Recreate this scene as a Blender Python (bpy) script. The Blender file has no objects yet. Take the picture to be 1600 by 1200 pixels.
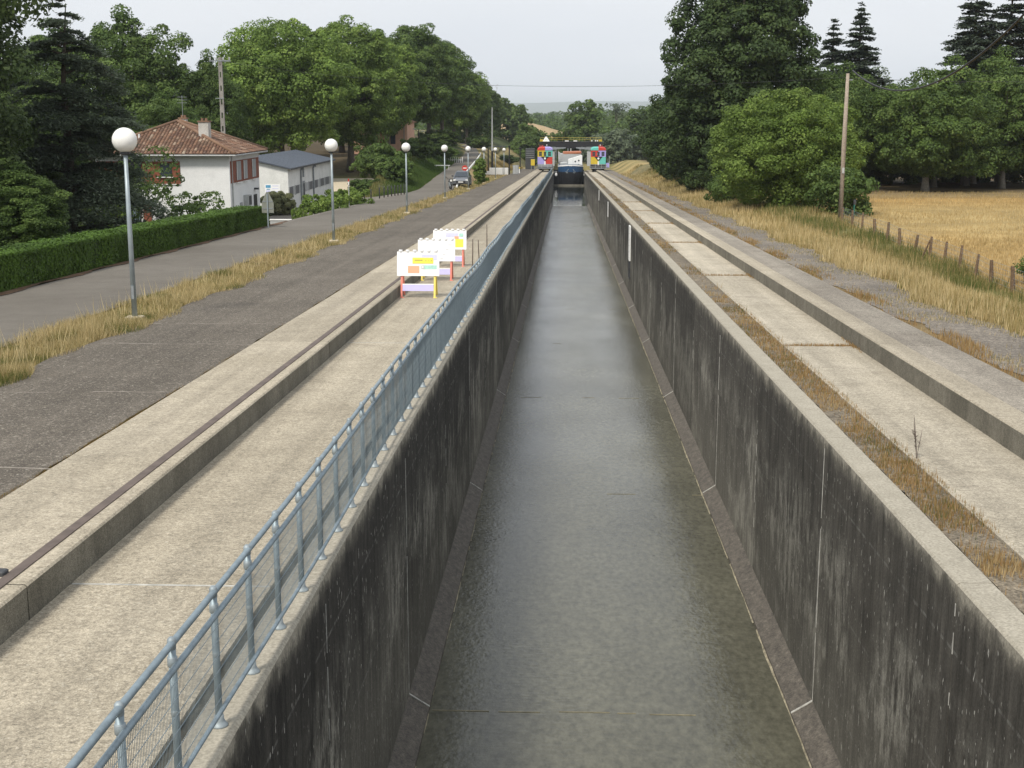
import bpy, math, random
import numpy as np
from mathutils import Vector

S = bpy.context.scene
COL = S.collection
random.seed(7)
RNG = np.random.default_rng(7)
R = math.radians

# ---------------------------------------------------------------- camera, sky, sun
cam_data = bpy.data.cameras.new('camera')
cam = bpy.data.objects.new('camera', cam_data)
COL.objects.link(cam)
cam_data.sensor_width = 36.0
cam_data.lens = 36.0 * 2070 / 1600
cam_data.clip_start = 0.1
cam_data.clip_end = 30000
cam.location = (-0.715, 0, 4.1)
cam.rotation_euler = (R(90 - 11.68), 0, R(2.277))
S.camera = cam

SUN_EL, SUN_AZ = R(50), R(208)            # azimuth clockwise from +Y: behind the viewer, to the left
W = bpy.data.worlds.new('World')
S.world = W
W.use_nodes = True
wn = W.node_tree.nodes
wl = W.node_tree.links
wn.clear()
w_out = wn.new('ShaderNodeOutputWorld')
w_bg = wn.new('ShaderNodeBackground')
w_bg.inputs['Strength'].default_value = 0.1
sky = wn.new('ShaderNodeTexSky')
sky.sky_type = 'NISHITA'
sky.sun_disc = False
sky.sun_elevation = SUN_EL
sky.sun_rotation = SUN_AZ
sky.air_density = 1.5
sky.dust_density = 5.0
w_tc = wn.new('ShaderNodeTexCoord')
w_map = wn.new('ShaderNodeMapping')
w_map.inputs['Scale'].default_value = (1.2, 1.2, 5.0)
w_noise = wn.new('ShaderNodeTexNoise')
w_noise.inputs['Scale'].default_value = 1.1
w_noise.inputs['Detail'].default_value = 6
w_ramp = wn.new('ShaderNodeValToRGB')
w_ramp.color_ramp.elements[0].position = 0.3
w_ramp.color_ramp.elements[0].color = (7.0, 7.5, 8.3, 1)
w_ramp.color_ramp.elements[1].position = 0.75
w_ramp.color_ramp.elements[1].color = (8.9, 9.15, 9.5, 1)
w_mix = wn.new('ShaderNodeMixRGB')
w_mix.inputs['Fac'].default_value = 0.9
wl.new(w_tc.outputs['Generated'], w_map.inputs['Vector'])
wl.new(w_map.outputs['Vector'], w_noise.inputs['Vector'])
wl.new(w_noise.outputs['Fac'], w_ramp.inputs['Fac'])
wl.new(sky.outputs['Color'], w_mix.inputs['Color1'])
wl.new(w_ramp.outputs['Color'], w_mix.inputs['Color2'])
wl.new(w_mix.outputs['Color'], w_bg.inputs['Color'])
wl.new(w_bg.outputs['Background'], w_out.inputs['Surface'])

sun_data = bpy.data.lights.new('sun', 'SUN')
sun_data.energy = 3.1
sun_data.angle = R(11)
sun_data.color = (1.0, 0.95, 0.87)
sun = bpy.data.objects.new('sun', sun_data)
COL.objects.link(sun)
sd = Vector((math.sin(SUN_AZ) * math.cos(SUN_EL), math.cos(SUN_AZ) * math.cos(SUN_EL), math.sin(SUN_EL)))
sun.rotation_euler = sd.to_track_quat('Z', 'Y').to_euler()
sun.location = (-40, -40, 80)

S.view_settings.view_transform = 'Standard'
S.view_settings.look = 'None'
S.view_settings.gamma = 1
S.view_settings.use_curve_mapping = False
S.view_settings.exposure = 0.14
S.cycles.max_bounces = 8
S.cycles.diffuse_bounces = 4
S.cycles.glossy_bounces = 3
S.cycles.transmission_bounces = 4
S.cycles.transparent_max_bounces = 8
S.cycles.volume_bounces = 1
S.cycles.use_denoising = True

# ---------------------------------------------------------------- helpers
def rz(y):
    """height of the sloping ramp plane (3 %)"""
    return max(-0.03 * y, -9.3)

def sstep(t):
    t = min(1.0, max(0.0, t))
    return t * t * (3 - 2 * t)

class MB:
    """collects faces that become ONE mesh object"""
    def __init__(s):
        s.v = []; s.f = []; s.mi = []; s.cur = 0
    def add(s, vs, fs):
        o = len(s.v)
        s.v += [tuple(p) for p in vs]
        for f in fs:
            s.f.append([o + i for i in f]); s.mi.append(s.cur)
        return s
    def box(s, x0, x1, y0, y1, z0, z1, slope=0.0):
        """axis aligned box; with slope the z values follow y"""
        k = slope
        v = [(x0, y0, z0 + k * y0), (x1, y0, z0 + k * y0), (x1, y1, z0 + k * y1), (x0, y1, z0 + k * y1),
             (x0, y0, z1 + k * y0), (x1, y0, z1 + k * y0), (x1, y1, z1 + k * y1), (x0, y1, z1 + k * y1)]
        return s.add(v, [(0, 3, 2, 1), (4, 5, 6, 7), (0, 1, 5, 4), (1, 2, 6, 5), (2, 3, 7, 6), (3, 0, 4, 7)])
    def bbox(s, x0, x1, y0, y1, z0, z1, b=0.03):
        """box with chamfered vertical and top edges"""
        rings = []
        for (ins, z) in ((0, z0), (0, z1 - b), (b, z1)):
            a0, a1, c0, c1 = x0 + ins, x1 - ins, y0 + ins, y1 - ins
            rings.append([(a0 + b, c0, z), (a1 - b, c0, z), (a1, c0 + b, z), (a1, c1 - b, z),
                          (a1 - b, c1, z), (a0 + b, c1, z), (a0, c1 - b, z), (a0, c0 + b, z)])
        return s.loft(rings, True, True)
    def loft(s, rings, cap0=True, cap1=True, closed=True):
        n = len(rings[0])
        vs = [p for r in rings for p in r]
        fs = []
        for i in range(len(rings) - 1):
            for j in range(n if closed else n - 1):
                k = (j + 1) % n
                fs.append((i * n + j, i * n + k, (i + 1) * n + k, (i + 1) * n + j))
        if cap0: fs.append(tuple(range(n - 1, -1, -1)))
        if cap1: fs.append(tuple((len(rings) - 1) * n + j for j in range(n)))
        return s.add(vs, fs)
    def tube(s, pts, r, n=8, caps=True):
        """tube through points; r may be a list"""
        pts = [Vector(p) for p in pts]
        rs = r if isinstance(r, (list, tuple)) else [r] * len(pts)
        rings = []
        for i, p in enumerate(pts):
            a = pts[max(0, i - 1)]; b = pts[min(len(pts) - 1, i + 1)]
            d = (b - a).normalized()
            u = d.cross(Vector((0, 0, 1)))
            if u.length < 1e-3: u = Vector((1, 0, 0))
            u.normalize(); w = u.cross(d)
            rings.append([tuple(p + (u * math.cos(2 * math.pi * k / n) + w * math.sin(2 * math.pi * k / n)) * rs[i]) for k in range(n)])
        return s.loft(rings, caps, caps)
    def lathe(s, prof, cx=0, cy=0, n=16, caps=True):
        rings = [[(cx + r * math.cos(2 * math.pi * k / n), cy + r * math.sin(2 * math.pi * k / n), z) for k in range(n)] for (r, z) in prof]
        return s.loft(rings, caps, caps)
    def prism(s, poly, y0, y1):
        """polygon in x,z extruded along y"""
        return s.loft([[(x, y0, z) for x, z in poly], [(x, y1, z) for x, z in poly]])
    def prismx(s, poly, x0, x1):
        """polygon in y,z extruded along x"""
        return s.loft([[(x0, y, z) for y, z in poly], [(x1, y, z) for y, z in poly]])
    def quad(s, a, b, c, d):
        return s.add([a, b, c, d], [(0, 1, 2, 3)])
    def mesh(s, name, mats, smooth=False):
        me = bpy.data.meshes.new(name)
        me.from_pydata(s.v, [], s.f)
        for m in (mats if isinstance(mats, (list, tuple)) else [mats]):
            me.materials.append(m)
        if any(s.mi): me.polygons.foreach_set('material_index', s.mi)
        if smooth: me.polygons.foreach_set('use_smooth', [True] * len(s.f))
        me.update()
        return me
    def obj(s, name, mats, parent=None, loc=(0, 0, 0), smooth=False, rot=(0, 0, 0)):
        return link(name, s.mesh(name, mats, smooth), parent, loc, rot)

def link(name, data, parent=None, loc=(0, 0, 0), rot=(0, 0, 0)):
    o = bpy.data.objects.new(name, data)
    COL.objects.link(o)
    if parent: o.parent = parent
    o.location = loc
    o.rotation_euler = rot
    return o

def tag(o, label=None, cat=None, group=None, kind=None):
    if label: o['label'] = label
    if cat: o['category'] = cat
    if group: o['group'] = group
    if kind: o['kind'] = kind
    return o

def thing(name, label, cat, loc=(0, 0, 0), rot=0.0, group=None):
    return tag(link(name, None, None, loc, (0, 0, rot)), label, cat, group)

def structure(o, label=None):
    o['kind'] = 'structure'
    if label: o['label'] = label
    return o

def dup(root, loc, rot=None, label=None, scale=None):
    c = root.copy(); COL.objects.link(c); c.location = loc
    if rot is not None: c.rotation_euler = (0, 0, rot)
    if label: c['label'] = label
    if scale is not None: c.scale = scale
    for ch in list(root.children):
        k = ch.copy(); COL.objects.link(k); k.parent = c
        for g in list(ch.children):
            h = g.copy(); COL.objects.link(h); h.parent = k
    return c

# ---------------------------------------------------------------- materials
class NT:
    def __init__(s, name):
        s.m = bpy.data.materials.new(name); s.m.use_nodes = True
        s.n = s.m.node_tree.nodes; s.l = s.m.node_tree.links
        s.b = s.n['Principled BSDF']; s.out = s.n['Material Output']
        s.pos = None
    def link(s, a, b): s.l.new(a, b)
    def P(s):
        if s.pos is None:
            s.pos = s.n.new('ShaderNodeNewGeometry')
        return s.pos.outputs['Position']
    def normal(s):
        s.P(); return s.pos.outputs['Normal']
    def mapped(s, scale, src=None):
        m = s.n.new('ShaderNodeMapping'); m.inputs['Scale'].default_value = scale
        s.link(src or s.P(), m.inputs['Vector']); return m.outputs['Vector']
    def noise(s, scale, detail=4, rough=0.6, stretch=None, src=None):
        t = s.n.new('ShaderNodeTexNoise'); t.inputs['Scale'].default_value = scale
        t.inputs['Detail'].default_value = detail; t.inputs['Roughness'].default_value = rough
        v = s.mapped(stretch, src) if stretch else (src or s.P())
        s.link(v, t.inputs['Vector']); return t.outputs['Fac']
    def ramp(s, fac, stops):
        r = s.n.new('ShaderNodeValToRGB'); e = r.color_ramp.elements
        while len(e) < len(stops): e.new(0.5)
        for i, (p, c) in enumerate(stops):
            e[i].position = p
            e[i].color = (c, c, c, 1) if not isinstance(c, tuple) else (*c, 1)
        s.link(fac, r.inputs['Fac']); return r.outputs['Color']
    def mix(s, fac, a, b, mode='MIX'):
        m = s.n.new('ShaderNodeMixRGB'); m.blend_type = mode
        for k, v in (('Fac', fac), ('Color1', a), ('Color2', b)):
            if isinstance(v, (int, float)): m.inputs[k].default_value = v if k == 'Fac' else (v, v, v, 1)
            elif isinstance(v, tuple): m.inputs[k].default_value = (*v, 1)
            else: s.link(v, m.inputs[k])
        return m.outputs['Color']
    def math(s, op, a, b=0.0, c=None):
        m = s.n.new('ShaderNodeMath'); m.operation = op
        for i, v in enumerate((a, b) if c is None else (a, b, c)):
            if isinstance(v, (int, float)): m.inputs[i].default_value = v
            else: s.link(v, m.inputs[i])
        return m.outputs[0]
    def sep(s, v=None):
        m = s.n.new('ShaderNodeSeparateXYZ'); s.link(v or s.P(), m.inputs[0]); return m.outputs
    def attr(s, name):
        a = s.n.new('ShaderNodeAttribute'); a.attribute_name = name; return a
    def bump(s, h, strength=0.3, dist=0.02):
        b = s.n.new('ShaderNodeBump'); b.inputs['Strength'].default_value = strength; b.inputs['Distance'].default_value = dist
        s.link(h, b.inputs['Height']); s.link(b.outputs['Normal'], s.b.inputs['Normal'])
    def color(s, c):
        if isinstance(c, tuple): s.b.inputs['Base Color'].default_value = (*c, 1)
        else: s.link(c, s.b.inputs['Base Color'])
    def set(s, **k):
        for a, v in k.items():
            s.b.inputs[a.replace('_', ' ')].default_value = v
        return s

def plain(name, c, rough=0.6, metal=0.0, var=0.12, scale=6.0, bump=0.0, spec=0.4):
    """a paint-like material with a little wear"""
    t = NT(name)
    n = t.noise(scale, 4)
    lo = tuple(x * (1 - var) for x in c); hi = tuple(min(1, x * (1 + var)) for x in c)
    t.color(t.ramp(n, [(0.3, lo), (0.7, hi)]))
    t.set(Roughness=rough, Metallic=metal)
    t.b.inputs['Specular IOR Level'].default_value = spec
    if bump: t.bump(t.noise(scale * 8, 3), bump, 0.02)
    return t.m

def concrete(name, c1, c2, big=0.35, mid=1.6, fine=70.0, grain=0.35, speck=0.0, rough=0.9, bump=0.35, stretch=None, stain=0.0):
    t = NT(name)
    a = t.noise(big, 5, 0.65, stretch)
    b = t.noise(mid, 6, 0.7)
    f = t.noise(fine, 3, 0.7)
    c = t.mix(t.ramp(a, [(0.35, 0.0), (0.68, 1.0)]), c1, c2)
    c = t.mix(t.ramp(b, [(0.42, 0.0), (0.72, 0.4)]), c, tuple(x * 0.72 for x in c1))
    c = t.mix(1.0, c, t.ramp(f, [(0.3, 1 - grain), (0.7, 1 + grain * 0.6)]), 'MULTIPLY')
    c = t.mix(1.0, c, t.ramp(t.noise(fine * 0.3, 4, 0.75), [(0.34, 1 - grain * 0.5), (0.6, 1 + grain * 0.2)]), 'MULTIPLY')
    if speck:
        v = t.noise(11, 3, 0.75)
        c = t.mix(t.ramp(v, [(0.63, 0.0), (0.69, speck)]), c, (0.42, 0.39, 0.34))
    oi = t.n.new('ShaderNodeObjectInfo')
    c = t.mix(1.0, c, t.math('MULTIPLY_ADD', oi.outputs['Random'], 0.16, 0.92), 'MULTIPLY')
    if stain:
        bl = t.noise(9.0, 5, 0.8)
        c = t.mix(1.0, c, t.ramp(bl, [(0.33, 0.80), (0.5, 1.0), (0.66, 1.14)]), 'MULTIPLY')
        c = t.mix(t.ramp(t.noise(16.0, 3, 0.6), [(0.60, 0.0), (0.68, 0.35)]), c, (0.62, 0.57, 0.46))
        lw = t.noise(1.0, 4, 0.6, (2.6, 0.05, 1))
        c = t.mix(1.0, c, t.ramp(lw, [(0.34, 0.84), (0.62, 1.08)]), 'MULTIPLY')
        q = t.noise(0.8, 6, 0.72, (0.6, 1.6, 1))
        c = t.mix(t.ramp(q, [(0.56, 0.0), (0.68, stain)]), c, (0.16, 0.135, 0.10))
        gr = t.noise(26.0, 4, 0.85)
        c = t.mix(1.0, c, t.ramp(gr, [(0.36, 0.62), (0.47, 0.95), (0.60, 1.16)]), 'MULTIPLY')
        c = t.mix(t.ramp(t.noise(38.0, 2, 0.5), [(0.64, 0.0), (0.70, 0.5)]), c, (0.66, 0.60, 0.48))
    t.color(c); t.set(Roughness=rough)
    t.b.inputs['Specular IOR Level'].default_value = 0.25
    t.bump(f, bump, 0.015)
    return t.m

M = {}
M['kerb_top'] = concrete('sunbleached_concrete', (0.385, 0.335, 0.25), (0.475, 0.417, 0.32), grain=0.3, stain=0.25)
M['slab'] = concrete('pale_concrete', (0.385, 0.335, 0.25), (0.48, 0.422, 0.322), grain=0.42, stain=0.4)
M['slab_grey'] = concrete('grey_concrete', (0.435, 0.385, 0.295), (0.535, 0.475, 0.372), grain=0.36, stain=0.4)
M['edge_slab'] = concrete('worn_edge_concrete', (0.25, 0.22, 0.18), (0.34, 0.305, 0.25), grain=0.5, stain=0.5)
M['riser'] = concrete('shaded_mottled_concrete', (0.15, 0.138, 0.108), (0.27, 0.25, 0.20), big=1.2, mid=6, grain=0.6, stretch=(1, 1, 0.3))  # mottled concrete, darkened so the colour holds the step's shade
M['asphalt'] = concrete('old_asphalt', (0.122, 0.105, 0.084), (0.182, 0.158, 0.128), big=0.22, grain=0.6, speck=0.5, bump=0.6, stain=0.2)
M['road'] = concrete('road_asphalt', (0.155, 0.138, 0.114), (0.215, 0.195, 0.165), big=0.16, grain=0.25)
M['gravel'] = concrete('grey_gravel', (0.20, 0.175, 0.145), (0.31, 0.27, 0.22), big=0.5, mid=2.0, fine=22, grain=0.7, bump=0.9)
M['soil'] = concrete('dry_soil', (0.17, 0.145, 0.11), (0.29, 0.24, 0.17), big=0.9, mid=4, fine=22, grain=0.7, bump=1.0)
M['pale_gravel'] = concrete('pale_gravel', (0.55, 0.47, 0.33), (0.62, 0.54, 0.40), grain=0.2)
M['moss'] = plain('dark_moss', (0.055, 0.05, 0.035), 0.95, 0, 0.5, 12)
M['rail'] = plain('rusty_steel', (0.135, 0.105, 0.088), 0.7, 0.2, 0.25, 4)
M['seal'] = plain('joint_mortar', (0.42, 0.41, 0.37), 0.9, 0, 0.35, 9)
M['crack'] = plain('dusty_crack', (0.27, 0.24, 0.20), 0.95, 0, 0.35, 6)
M['scum'] = plain('pale_scum', (0.30, 0.265, 0.185), 0.95, 0, 0.5, 7)
M['moss_seal'] = plain('mossy_deposit', (0.22, 0.195, 0.125), 0.95, 0, 0.5, 5)
M['galv'] = plain('galvanised_steel', (0.27, 0.33, 0.36), 0.55, 0.5, 0.2, 9)
M['galv_light'] = plain('cast_zinc', (0.29, 0.33, 0.345), 0.6, 0.4, 0.2, 20)
M['wire'] = plain('zinc_wire', (0.27, 0.33, 0.36), 0.5, 0.5, 0.15, 10)
M['lamp_pole'] = plain('grey_lamp_paint', (0.33, 0.38, 0.40), 0.45, 0.3, 0.15, 3)
M['white'] = plain('white_paint', (0.80, 0.80, 0.77), 0.55, 0, 0.05, 3)
M['board_white'] = plain('white_board', (0.86, 0.86, 0.85), 0.5, 0, 0.02, 3)
M['render_white'] = concrete('white_render', (0.78, 0.78, 0.765), (0.86, 0.86, 0.85), big=0.5, mid=1.0, fine=14, grain=0.06, bump=0.2)
M['black'] = plain('black_paint', (0.014, 0.014, 0.016), 0.5, 0, 0.2, 5)
M['dark'] = plain('dark_grey_paint', (0.05, 0.052, 0.055), 0.6, 0, 0.2, 5)
M['grey'] = plain('mid_grey_paint', (0.24, 0.26, 0.27), 0.6, 0.1, 0.2, 4)
M['lightgrey'] = plain('light_grey_paint', (0.42, 0.43, 0.42), 0.6, 0.1, 0.15, 4)
M['red'] = plain('red_paint', (0.52, 0.045, 0.03), 0.5, 0, 0.1, 4)
M['yellow'] = plain('yellow_paint', (0.58, 0.43, 0.035), 0.5, 0, 0.1, 4)
M['rail_yellow'] = plain('faded_yellow_rail', (0.40, 0.33, 0.06), 0.6, 0, 0.2, 4)
M['teal'] = plain('turquoise_paint', (0.12, 0.47, 0.40), 0.5, 0, 0.1, 4)
M['lilac'] = plain('lilac_paint', (0.36, 0.32, 0.66), 0.5, 0, 0.1, 4)
M['blue'] = plain('blue_paint', (0.018, 0.065, 0.15), 0.45, 0, 0.15, 4)
M['orange'] = plain('rust_orange_paint', (0.42, 0.15, 0.07), 0.6, 0, 0.15, 4)
M['p_lilac'] = plain('lilac_print', (0.58, 0.54, 0.84), 0.6, 0, 0.03, 3)
M['p_lilac_pale'] = plain('pale_lilac_print', (0.62, 0.62, 0.84), 0.6, 0, 0.03, 3)
M['p_yellow'] = plain('yellow_print', (0.84, 0.74, 0.10), 0.6, 0, 0.03, 3)
M['p_orange'] = plain('salmon_print', (0.80, 0.42, 0.26), 0.6, 0, 0.03, 3)
M['p_teal'] = plain('sea_green_print', (0.42, 0.70, 0.60), 0.6, 0, 0.15, 14)
M['p_text'] = plain('grey_print', (0.42, 0.36, 0.12), 0.6, 0, 0.1, 30)
M['p_grey'] = plain('pale_grey_print', (0.55, 0.55, 0.56), 0.6, 0, 0.1, 30)
M['p_blue'] = plain('sky_blue_print', (0.10, 0.32, 0.50), 0.6, 0, 0.2, 8)
M['leg_red'] = plain('coral_red_paint', (0.74, 0.24, 0.18), 0.5, 0, 0.06, 4)
M['leg_yellow'] = plain('yellow_leg_paint', (0.84, 0.68, 0.16), 0.5, 0, 0.06, 4)
M['stake'] = plain('rusty_rod', (0.13, 0.10, 0.08), 0.8, 0.2, 0.3, 12)
M['shutter'] = plain('red_brown_wood', (0.215, 0.068, 0.038), 0.75, 0, 0.25, 5)
M['roof_grey'] = plain('slate_grey_sheet', (0.085, 0.10, 0.125), 0.55, 0.1, 0.1, 1.2)
M['grille'] = plain('grey_window_grille', (0.20, 0.20, 0.21), 0.5, 0.1, 0.15, 6)
M['pane_grey'] = plain('grey_blind', (0.30, 0.31, 0.32), 0.5, 0, 0.1, 4)
M['pink'] = concrete('pink_render', (0.62, 0.36, 0.25), (0.68, 0.42, 0.30), grain=0.1)
M['bark'] = concrete('bark', (0.09, 0.072, 0.055), (0.17, 0.145, 0.115), big=1.5, mid=5, fine=20, grain=0.5, stretch=(1, 1, 0.25))
M['bark_pale'] = concrete('pale_bark', (0.20, 0.18, 0.145), (0.32, 0.29, 0.235), big=1.5, mid=5, fine=20, grain=0.4, stretch=(1, 1, 0.3))
M['wood_pole'] = concrete('weathered_pole', (0.34, 0.28, 0.225), (0.44, 0.37, 0.30), big=0.8, mid=5, fine=25, grain=0.35, stretch=(1, 1, 0.15))
M['wood_post'] = concrete('split_chestnut', (0.15, 0.10, 0.065), (0.25, 0.17, 0.10), big=2, mid=7, fine=30, grain=0.5, stretch=(1, 1, 0.3))
M['con_pole'] = concrete('pole_concrete', (0.23, 0.21, 0.185), (0.33, 0.31, 0.28), big=1, grain=0.3)
M['cable'] = plain('black_cable', (0.03, 0.03, 0.032), 0.6)
M['litter'] = concrete('brown_leaf_litter', (0.15, 0.085, 0.05), (0.24, 0.15, 0.09), big=0.8, mid=3, fine=20, grain=0.6, bump=0.9)
M['tan'] = concrete('tan_earth', (0.36, 0.26, 0.14), (0.47, 0.36, 0.22), big=0.05, mid=0.3, fine=3, grain=0.3)
M['drygrass'] = concrete('dry_grass_mound', (0.12, 0.12, 0.05), (0.26, 0.205, 0.10), big=0.3, mid=1, fine=6, grain=0.5)
M['brown_earth'] = concrete('brown_earth', (0.20, 0.125, 0.075), (0.30, 0.21, 0.13), big=0.3, mid=1.5, fine=8, grain=0.4)
M['dkteal'] = plain('dark_green_coating', (0.02, 0.12, 0.09), 0.5)
M['plate_back'] = plain('sign_back_metal', (0.24, 0.25, 0.21), 0.6, 0.2)
M['tyre'] = plain('tyre_rubber', (0.02, 0.02, 0.021), 0.85)

def glass(name, c, rough=0.08):
    t = NT(name); t.color(c); t.set(Roughness=rough); t.b.inputs['Specular IOR Level'].default_value = 0.7
    return t.m
M['glass'] = glass('dark_glass', (0.035, 0.045, 0.055))
M['globe'] = plain('opal_globe', (0.82, 0.81, 0.77), 0.3, 0, 0.07, 5, spec=0.5)

def wall_material():
    t = NT('stained_channel_wall')
    x, y, z = t.sep()
    depth = t.math('MULTIPLY', t.math('MULTIPLY_ADD', y, 0.03, z), -1.0)           # metres below the wall top
    streak = t.noise(1.0, 5, 0.65, (1.0, 3.2, 0.14))
    fine = t.noise(1.0, 5, 0.7, (6, 9.0, 0.7))
    patch = t.noise(0.22, 5, 0.6, (1, 1, 1.6))
    grain = t.noise(30, 3, 0.7)
    # algae: black from the lip down, giving way to grey lower down with ragged streaks
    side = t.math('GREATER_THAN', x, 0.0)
    d1 = t.math('ADD', depth, t.math('MULTIPLY', t.math('SUBTRACT', streak, 0.5), 4.2))
    d1 = t.math('ADD', d1, t.math('MULTIPLY', t.math('SUBTRACT', patch, 0.5), 3.2))
    alg = t.ramp(t.math('DIVIDE', d1, 4.4), [(0.30, 1.0), (0.80, 0.0)])
    grey = t.mix(t.ramp(fine, [(0.3, 0.0), (0.7, 1.0)]), (0.085, 0.080, 0.066), (0.16, 0.15, 0.125))
    mot = t.noise(1.6, 6, 0.7, (1, 1.2, 0.8))
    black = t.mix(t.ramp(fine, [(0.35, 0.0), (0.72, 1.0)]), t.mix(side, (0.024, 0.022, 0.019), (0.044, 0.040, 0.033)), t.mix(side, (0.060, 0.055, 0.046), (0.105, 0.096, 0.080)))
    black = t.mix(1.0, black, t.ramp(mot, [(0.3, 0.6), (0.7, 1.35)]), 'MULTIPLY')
    c = t.mix(alg, grey, black)
    # lime runs and bare patches
    lp = t.math('MULTIPLY', t.ramp(t.noise(0.30, 6, 0.7, (1, 1, 1.3)), [(0.46, 0.0), (0.56, 1.0)]), t.ramp(t.noise(1.0, 6, 0.8, (4, 5.0, 1.5)), [(0.43, 0.0), (0.57, 1.0)]))
    lp = t.math('MULTIPLY', lp, t.ramp(t.math('DIVIDE', depth, 4.4), [(0.2, 0.0), (0.42, 1.0), (0.85, 0.9), (1.0, 0.3)]))
    c = t.mix(t.math('MULTIPLY', lp, 0.85), c, (0.30, 0.285, 0.24))
    # board-mark lines
    band = t.math('ABSOLUTE', t.math('SUBTRACT', t.math('FRACT', t.math('MULTIPLY', depth, 0.72)), 0.5))
    c = t.mix(t.math('MULTIPLY', t.math('LESS_THAN', band, 0.012), t.ramp(fine, [(0.45, 0.0), (0.6, 0.55)])), c, (0.19, 0.185, 0.165))
    # small white flecks that have run down
    fl = t.noise(1.0, 2, 0.55, (12, 22, 7.0))
    c = t.mix(t.math('MULTIPLY', t.ramp(fl, [(0.69, 0.0), (0.71, 1.0)]), 0.9), c, (0.46, 0.44, 0.39))
    fl2 = t.noise(1.0, 3, 0.6, (5, 11, 2.4))
    c = t.mix(t.math('MULTIPLY', t.ramp(fl2, [(0.71, 0.0), (0.76, 1.0)]), 0.4), c, (0.33, 0.32, 0.28))
    c = t.mix(1.0, c, t.ramp(grain, [(0.3, 0.7), (0.7, 1.3)]), 'MULTIPLY')
    oi = t.n.new('ShaderNodeObjectInfo')
    c = t.mix(1.0, c, t.math('MULTIPLY_ADD', oi.outputs['Random'], 0.45, 0.80), 'MULTIPLY')
    # the clean lip and the top face
    lipn = t.noise(1.0, 6, 0.75, (2.0, 2.4, 1.6))
    lip = t.math('SUBTRACT', depth, t.math('MULTIPLY', t.math('SUBTRACT', lipn, 0.40), 0.75))
    lip = t.ramp(t.math('ADD', lip, 0.5), [(0.47, 0.95), (0.56, 0.28), (0.70, 0.0)])
    top = t.mix(t.noise(2.2, 5, 0.7), (0.27, 0.245, 0.19), (0.46, 0.42, 0.34))
    top = t.mix(1.0, top, t.ramp(t.noise(34, 3), [(0.3, 0.7), (0.7, 1.2)]), 'MULTIPLY')
    nz = t.sep(t.normal())[2]
    c = t.mix(t.math('MAXIMUM', lip, t.math('GREATER_THAN', nz, 0.5)), c, top)
    t.color(c); t.set(Roughness=0.88); t.b.inputs['Specular IOR Level'].default_value = 0.25
    t.bump(t.math('ADD', fine, grain), 0.35, 0.02)
    return t.m
M['wall'] = wall_material()

def fillet_material():
    t = NT('damp_kerb_concrete')
    f = t.noise(1.0, 5, 0.7, (9, 5, 9)); g = t.noise(28, 3)
    c = t.ramp(f, [(0.3, (0.060, 0.052, 0.042)), (0.6, (0.13, 0.113, 0.09)), (0.8, (0.24, 0.215, 0.175))])
    c = t.mix(1.0, c, t.ramp(g, [(0.3, 0.65), (0.7, 1.3)]), 'MULTIPLY')
    t.color(c); t.set(Roughness=0.75); t.bump(g, 0.4, 0.02)
    return t.m
M['fillet'] = fillet_material()

def water_material(name, base, rough, waves):
    t = NT(name)
    a = t.noise(0.30, 4, 0.6, (1, 0.55, 1))
    b = t.noise(1.0, 3, 0.6, (9, 4.5, 6))
    w1 = t.noise(1.0, 2, 0.5, (5.5, 13, 4))
    w2 = t.noise(1.0, 2, 0.5, (15, 8, 4))
    c = t.mix(t.ramp(a, [(0.35, 0.0), (0.66, 1.0)]), base, tuple(v * 1.5 for v in base))
    c = t.mix(1.0, c, t.ramp(b, [(0.3, 0.72), (0.7, 1.3)]), 'MULTIPLY')
    t.color(c)
    big = t.noise(0.22, 3, 0.6, (1, 0.35, 1))
    r = t.ramp(big, [(0.35, rough), (0.65, rough + 0.10)])
    t.link(r, t.b.inputs['Roughness'])
    t.b.inputs['IOR'].default_value = 1.33
    h = t.math('ADD', t.math('MULTIPLY', w1, 0.6), t.math('MULTIPLY', w2, 0.5))
    h = t.math('MULTIPLY', h, t.ramp(t.noise(0.5, 4, 0.6, (1, 0.5, 1)), [(0.35, 0.35), (0.68, 1.0)]))
    t.bump(h, waves, 0.05)
    return t.m
M['film'] = water_material('rippled_water_film', (0.086, 0.083, 0.060), 0.16, 0.26)
M['pool'] = water_material('still_canal_water', (0.018, 0.022, 0.017), 0.03, 0.03)

def leaf_material(name, dark, light, trans=0.25, hue=(0.16, 0.15, 0.03)):
    t = NT(name)
    a = t.attr('tint')
    oi = t.n.new('ShaderNodeObjectInfo')
    c = t.ramp(a.outputs['Fac'], [(0.0, dark), (0.72, light), (1.0, hue)])
    n = t.noise(0.45, 3, 0.6)
    c = t.mix(1.0, c, t.ramp(n, [(0.3, 0.72), (0.7, 1.25)]), 'MULTIPLY')
    v = t.math('MULTIPLY_ADD', oi.outputs['Random'], 0.2, 0.95)
    c = t.mix(1.0, c, v, 'MULTIPLY')
    t.color(c); t.set(Roughness=0.6)
    t.b.inputs['Specular IOR Level'].default_value = 0.25
    tr = t.n.new('ShaderNodeBsdfTranslucent'); t.link(c, tr.inputs['Color'])
    mx = t.n.new('ShaderNodeMixShader'); mx.inputs[0].default_value = trans
    t.link(t.b.outputs[0], mx.inputs[1]); t.link(tr.outputs[0], mx.inputs[2])
    t.link(mx.outputs[0], t.out.inputs['Surface'])
    return t.m
M['leaf_plane'] = leaf_material('plane_tree_leaves', (0.0825, 0.1355, 0.0279), (0.2010, 0.2942, 0.0593), 0.40, (0.3297, 0.4101, 0.1072))
M['leaf_dark'] = leaf_material('dark_oak_leaves', (0.0282, 0.0499, 0.0153), (0.0647, 0.1022, 0.0295), 0.32, (0.1058, 0.1435, 0.0470))
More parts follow.
